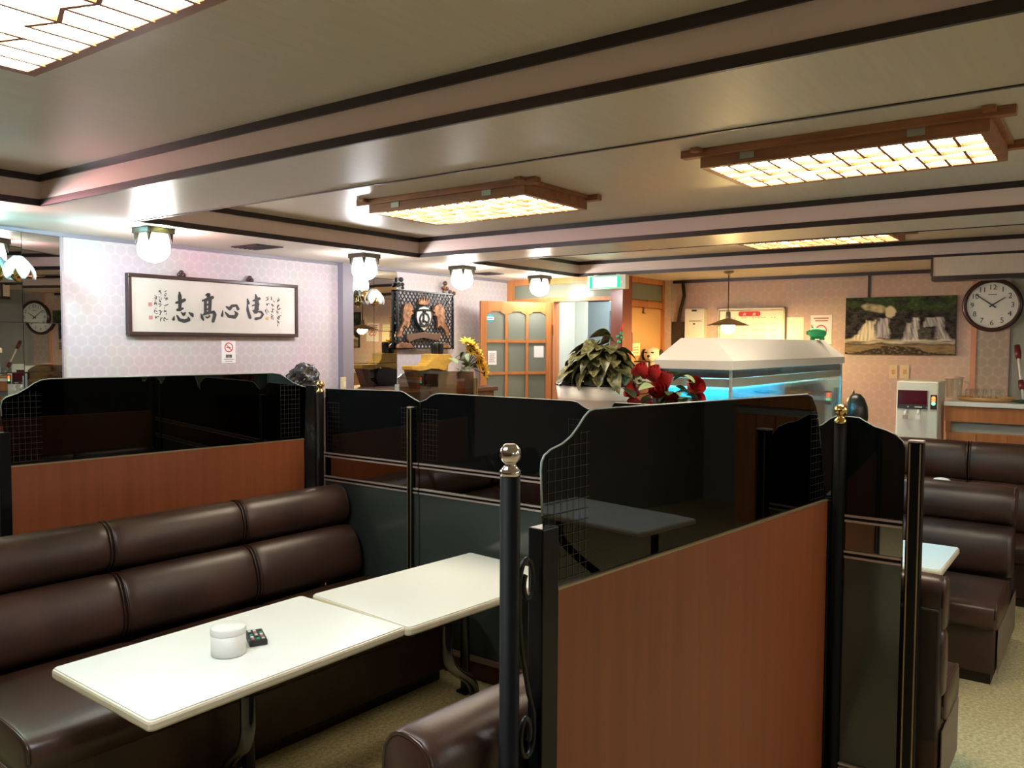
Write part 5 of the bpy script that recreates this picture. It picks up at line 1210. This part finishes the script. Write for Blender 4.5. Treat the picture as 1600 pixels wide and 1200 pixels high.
for k, m_ in ((.22, 'led_r'), (.40, 'led_r'), (.60, 'led_g')): q = i0.lerp(i1, k); MB().lathe([(.014, 0), (.012, .005), (.001, .006)], 12, Matrix.Translation((XD, (i0.y+i1.y)/2, q.z)) @ Matrix.Rotation(R(-90), 4, 'Y')).build('indicator_lamp', m_, wdp, True)
# on the counter
jp = on_x(1490, 624, 7.42); T = Matrix.Translation((7.42, jp.y, zc))
jg = thing('water_pitcher', 'clear water pitcher with handle on the serving counter', 'pitcher', (7.42, jp.y, zc))
MB().lathe([(.052, 0), (.056, .004), (.064, .15), (.066, .16), (.062, .16), (.053, .012), (.001, .01)], 22, T).build('jug', 'clear', jg, True); MB().lathe([(.067, .155), (.067, .165), (.03, .172), (.001, .173)], 22, T).build('lid', mat('rose_lid', (.62, .42, .40), .4), jg, True)
MB().tube([(7.40, jp.y-.062, zc+.135), (7.39, jp.y-.105, zc+.125), (7.39, jp.y-.108, zc+.05), (7.40, jp.y-.06, zc+.03)], .008, 8).build('handle', 'clear', jg, True)
tr = on_x(1540, 624, 7.15); tt = thing('serving_tray', 'round wooden tray under upturned glasses on the counter', 'tray', (7.15, tr.y, zc))
MB().lathe([(.16, 0), (.185, .004), (.195, .028), (.188, .028), (.178, .010), (.001, .010)], 32, Matrix.Translation((7.18, tr.y, zc)), .9, 1.0).build('tray_body', 'tray', tt, True)
for k in range(6):
    gx, gy = 7.10+.10*(k % 2), tr.y+.10-.085*(k//2)-.02*(k % 2)
    g = thing('water_glass', 'small clear water glass upturned on the wooden tray', 'glass', (gx, gy, zc+.0105), 0, 'upturned glasses on the tray')
    MB().lathe([(.034, 0), (.031, .07), (.028, .078), (.001, .079)], 16, Matrix.Translation((gx, gy, zc+.0105))).build('glass_body', 'clear', g, True); MB().lathe([(.0345, 0), (.035, .003), (.0345, .006)], 16, Matrix.Translation((gx, gy, zc+.0105))).build('rim', 'glass_edge', g, True)
cl = on_x(1592, 633, 7.05); mb = MB(); mb.ball((7.02, cl.y-.06, zc+.0155), .08, 16, 6, (.9, 1.4, .19)); props(mb.build('folded_cloth', 'cloth', None, True), 'dark green folded cloth on the serving counter', 'cloth')
pa_, pb_ = on_x(1588, 540, 7.3), on_x(1599, 632, 7.3); pb_.z = zc+.002
po_ = thing('grip_pole', 'thin white pole with dark red grips leaning behind the counter cloth', 'pole', pb_)
top_ = Vector((7.50, pa_.y*1.02, pa_.z)); d_ = top_-pb_
MB().tube([pb_, top_], .009, 8).build('shaft', 'white', po_, True)
for t0, t1 in ((.76, 1.0), (.20, .36)): MB().tube([pb_+d_*t0, pb_+d_*(t0*.6+t1*.4), pb_+d_*t1], .02, 10, [.018, .024, .021]).build('grip', 'dark_red', po_, True)
# white sugar pot on the far table
T = Matrix.Translation((5.83, .88, .66)) @ Matrix.Diagonal((1, 1, 1.3, 1)); wp = thing('white_pot', 'round white lidded pot on the table before the dispenser sofa', 'pot', (5.83, .88, .66))
MB().lathe([(.05, 0), (.075, .02), (.085, .06), (.08, .09)], 20, T).build('bowl', 'white', wp, True); MB().lathe([(.082, .09), (.07, .115), (.04, .135), (.001, .142)], 20, T).build('lid', 'white', wp, True)
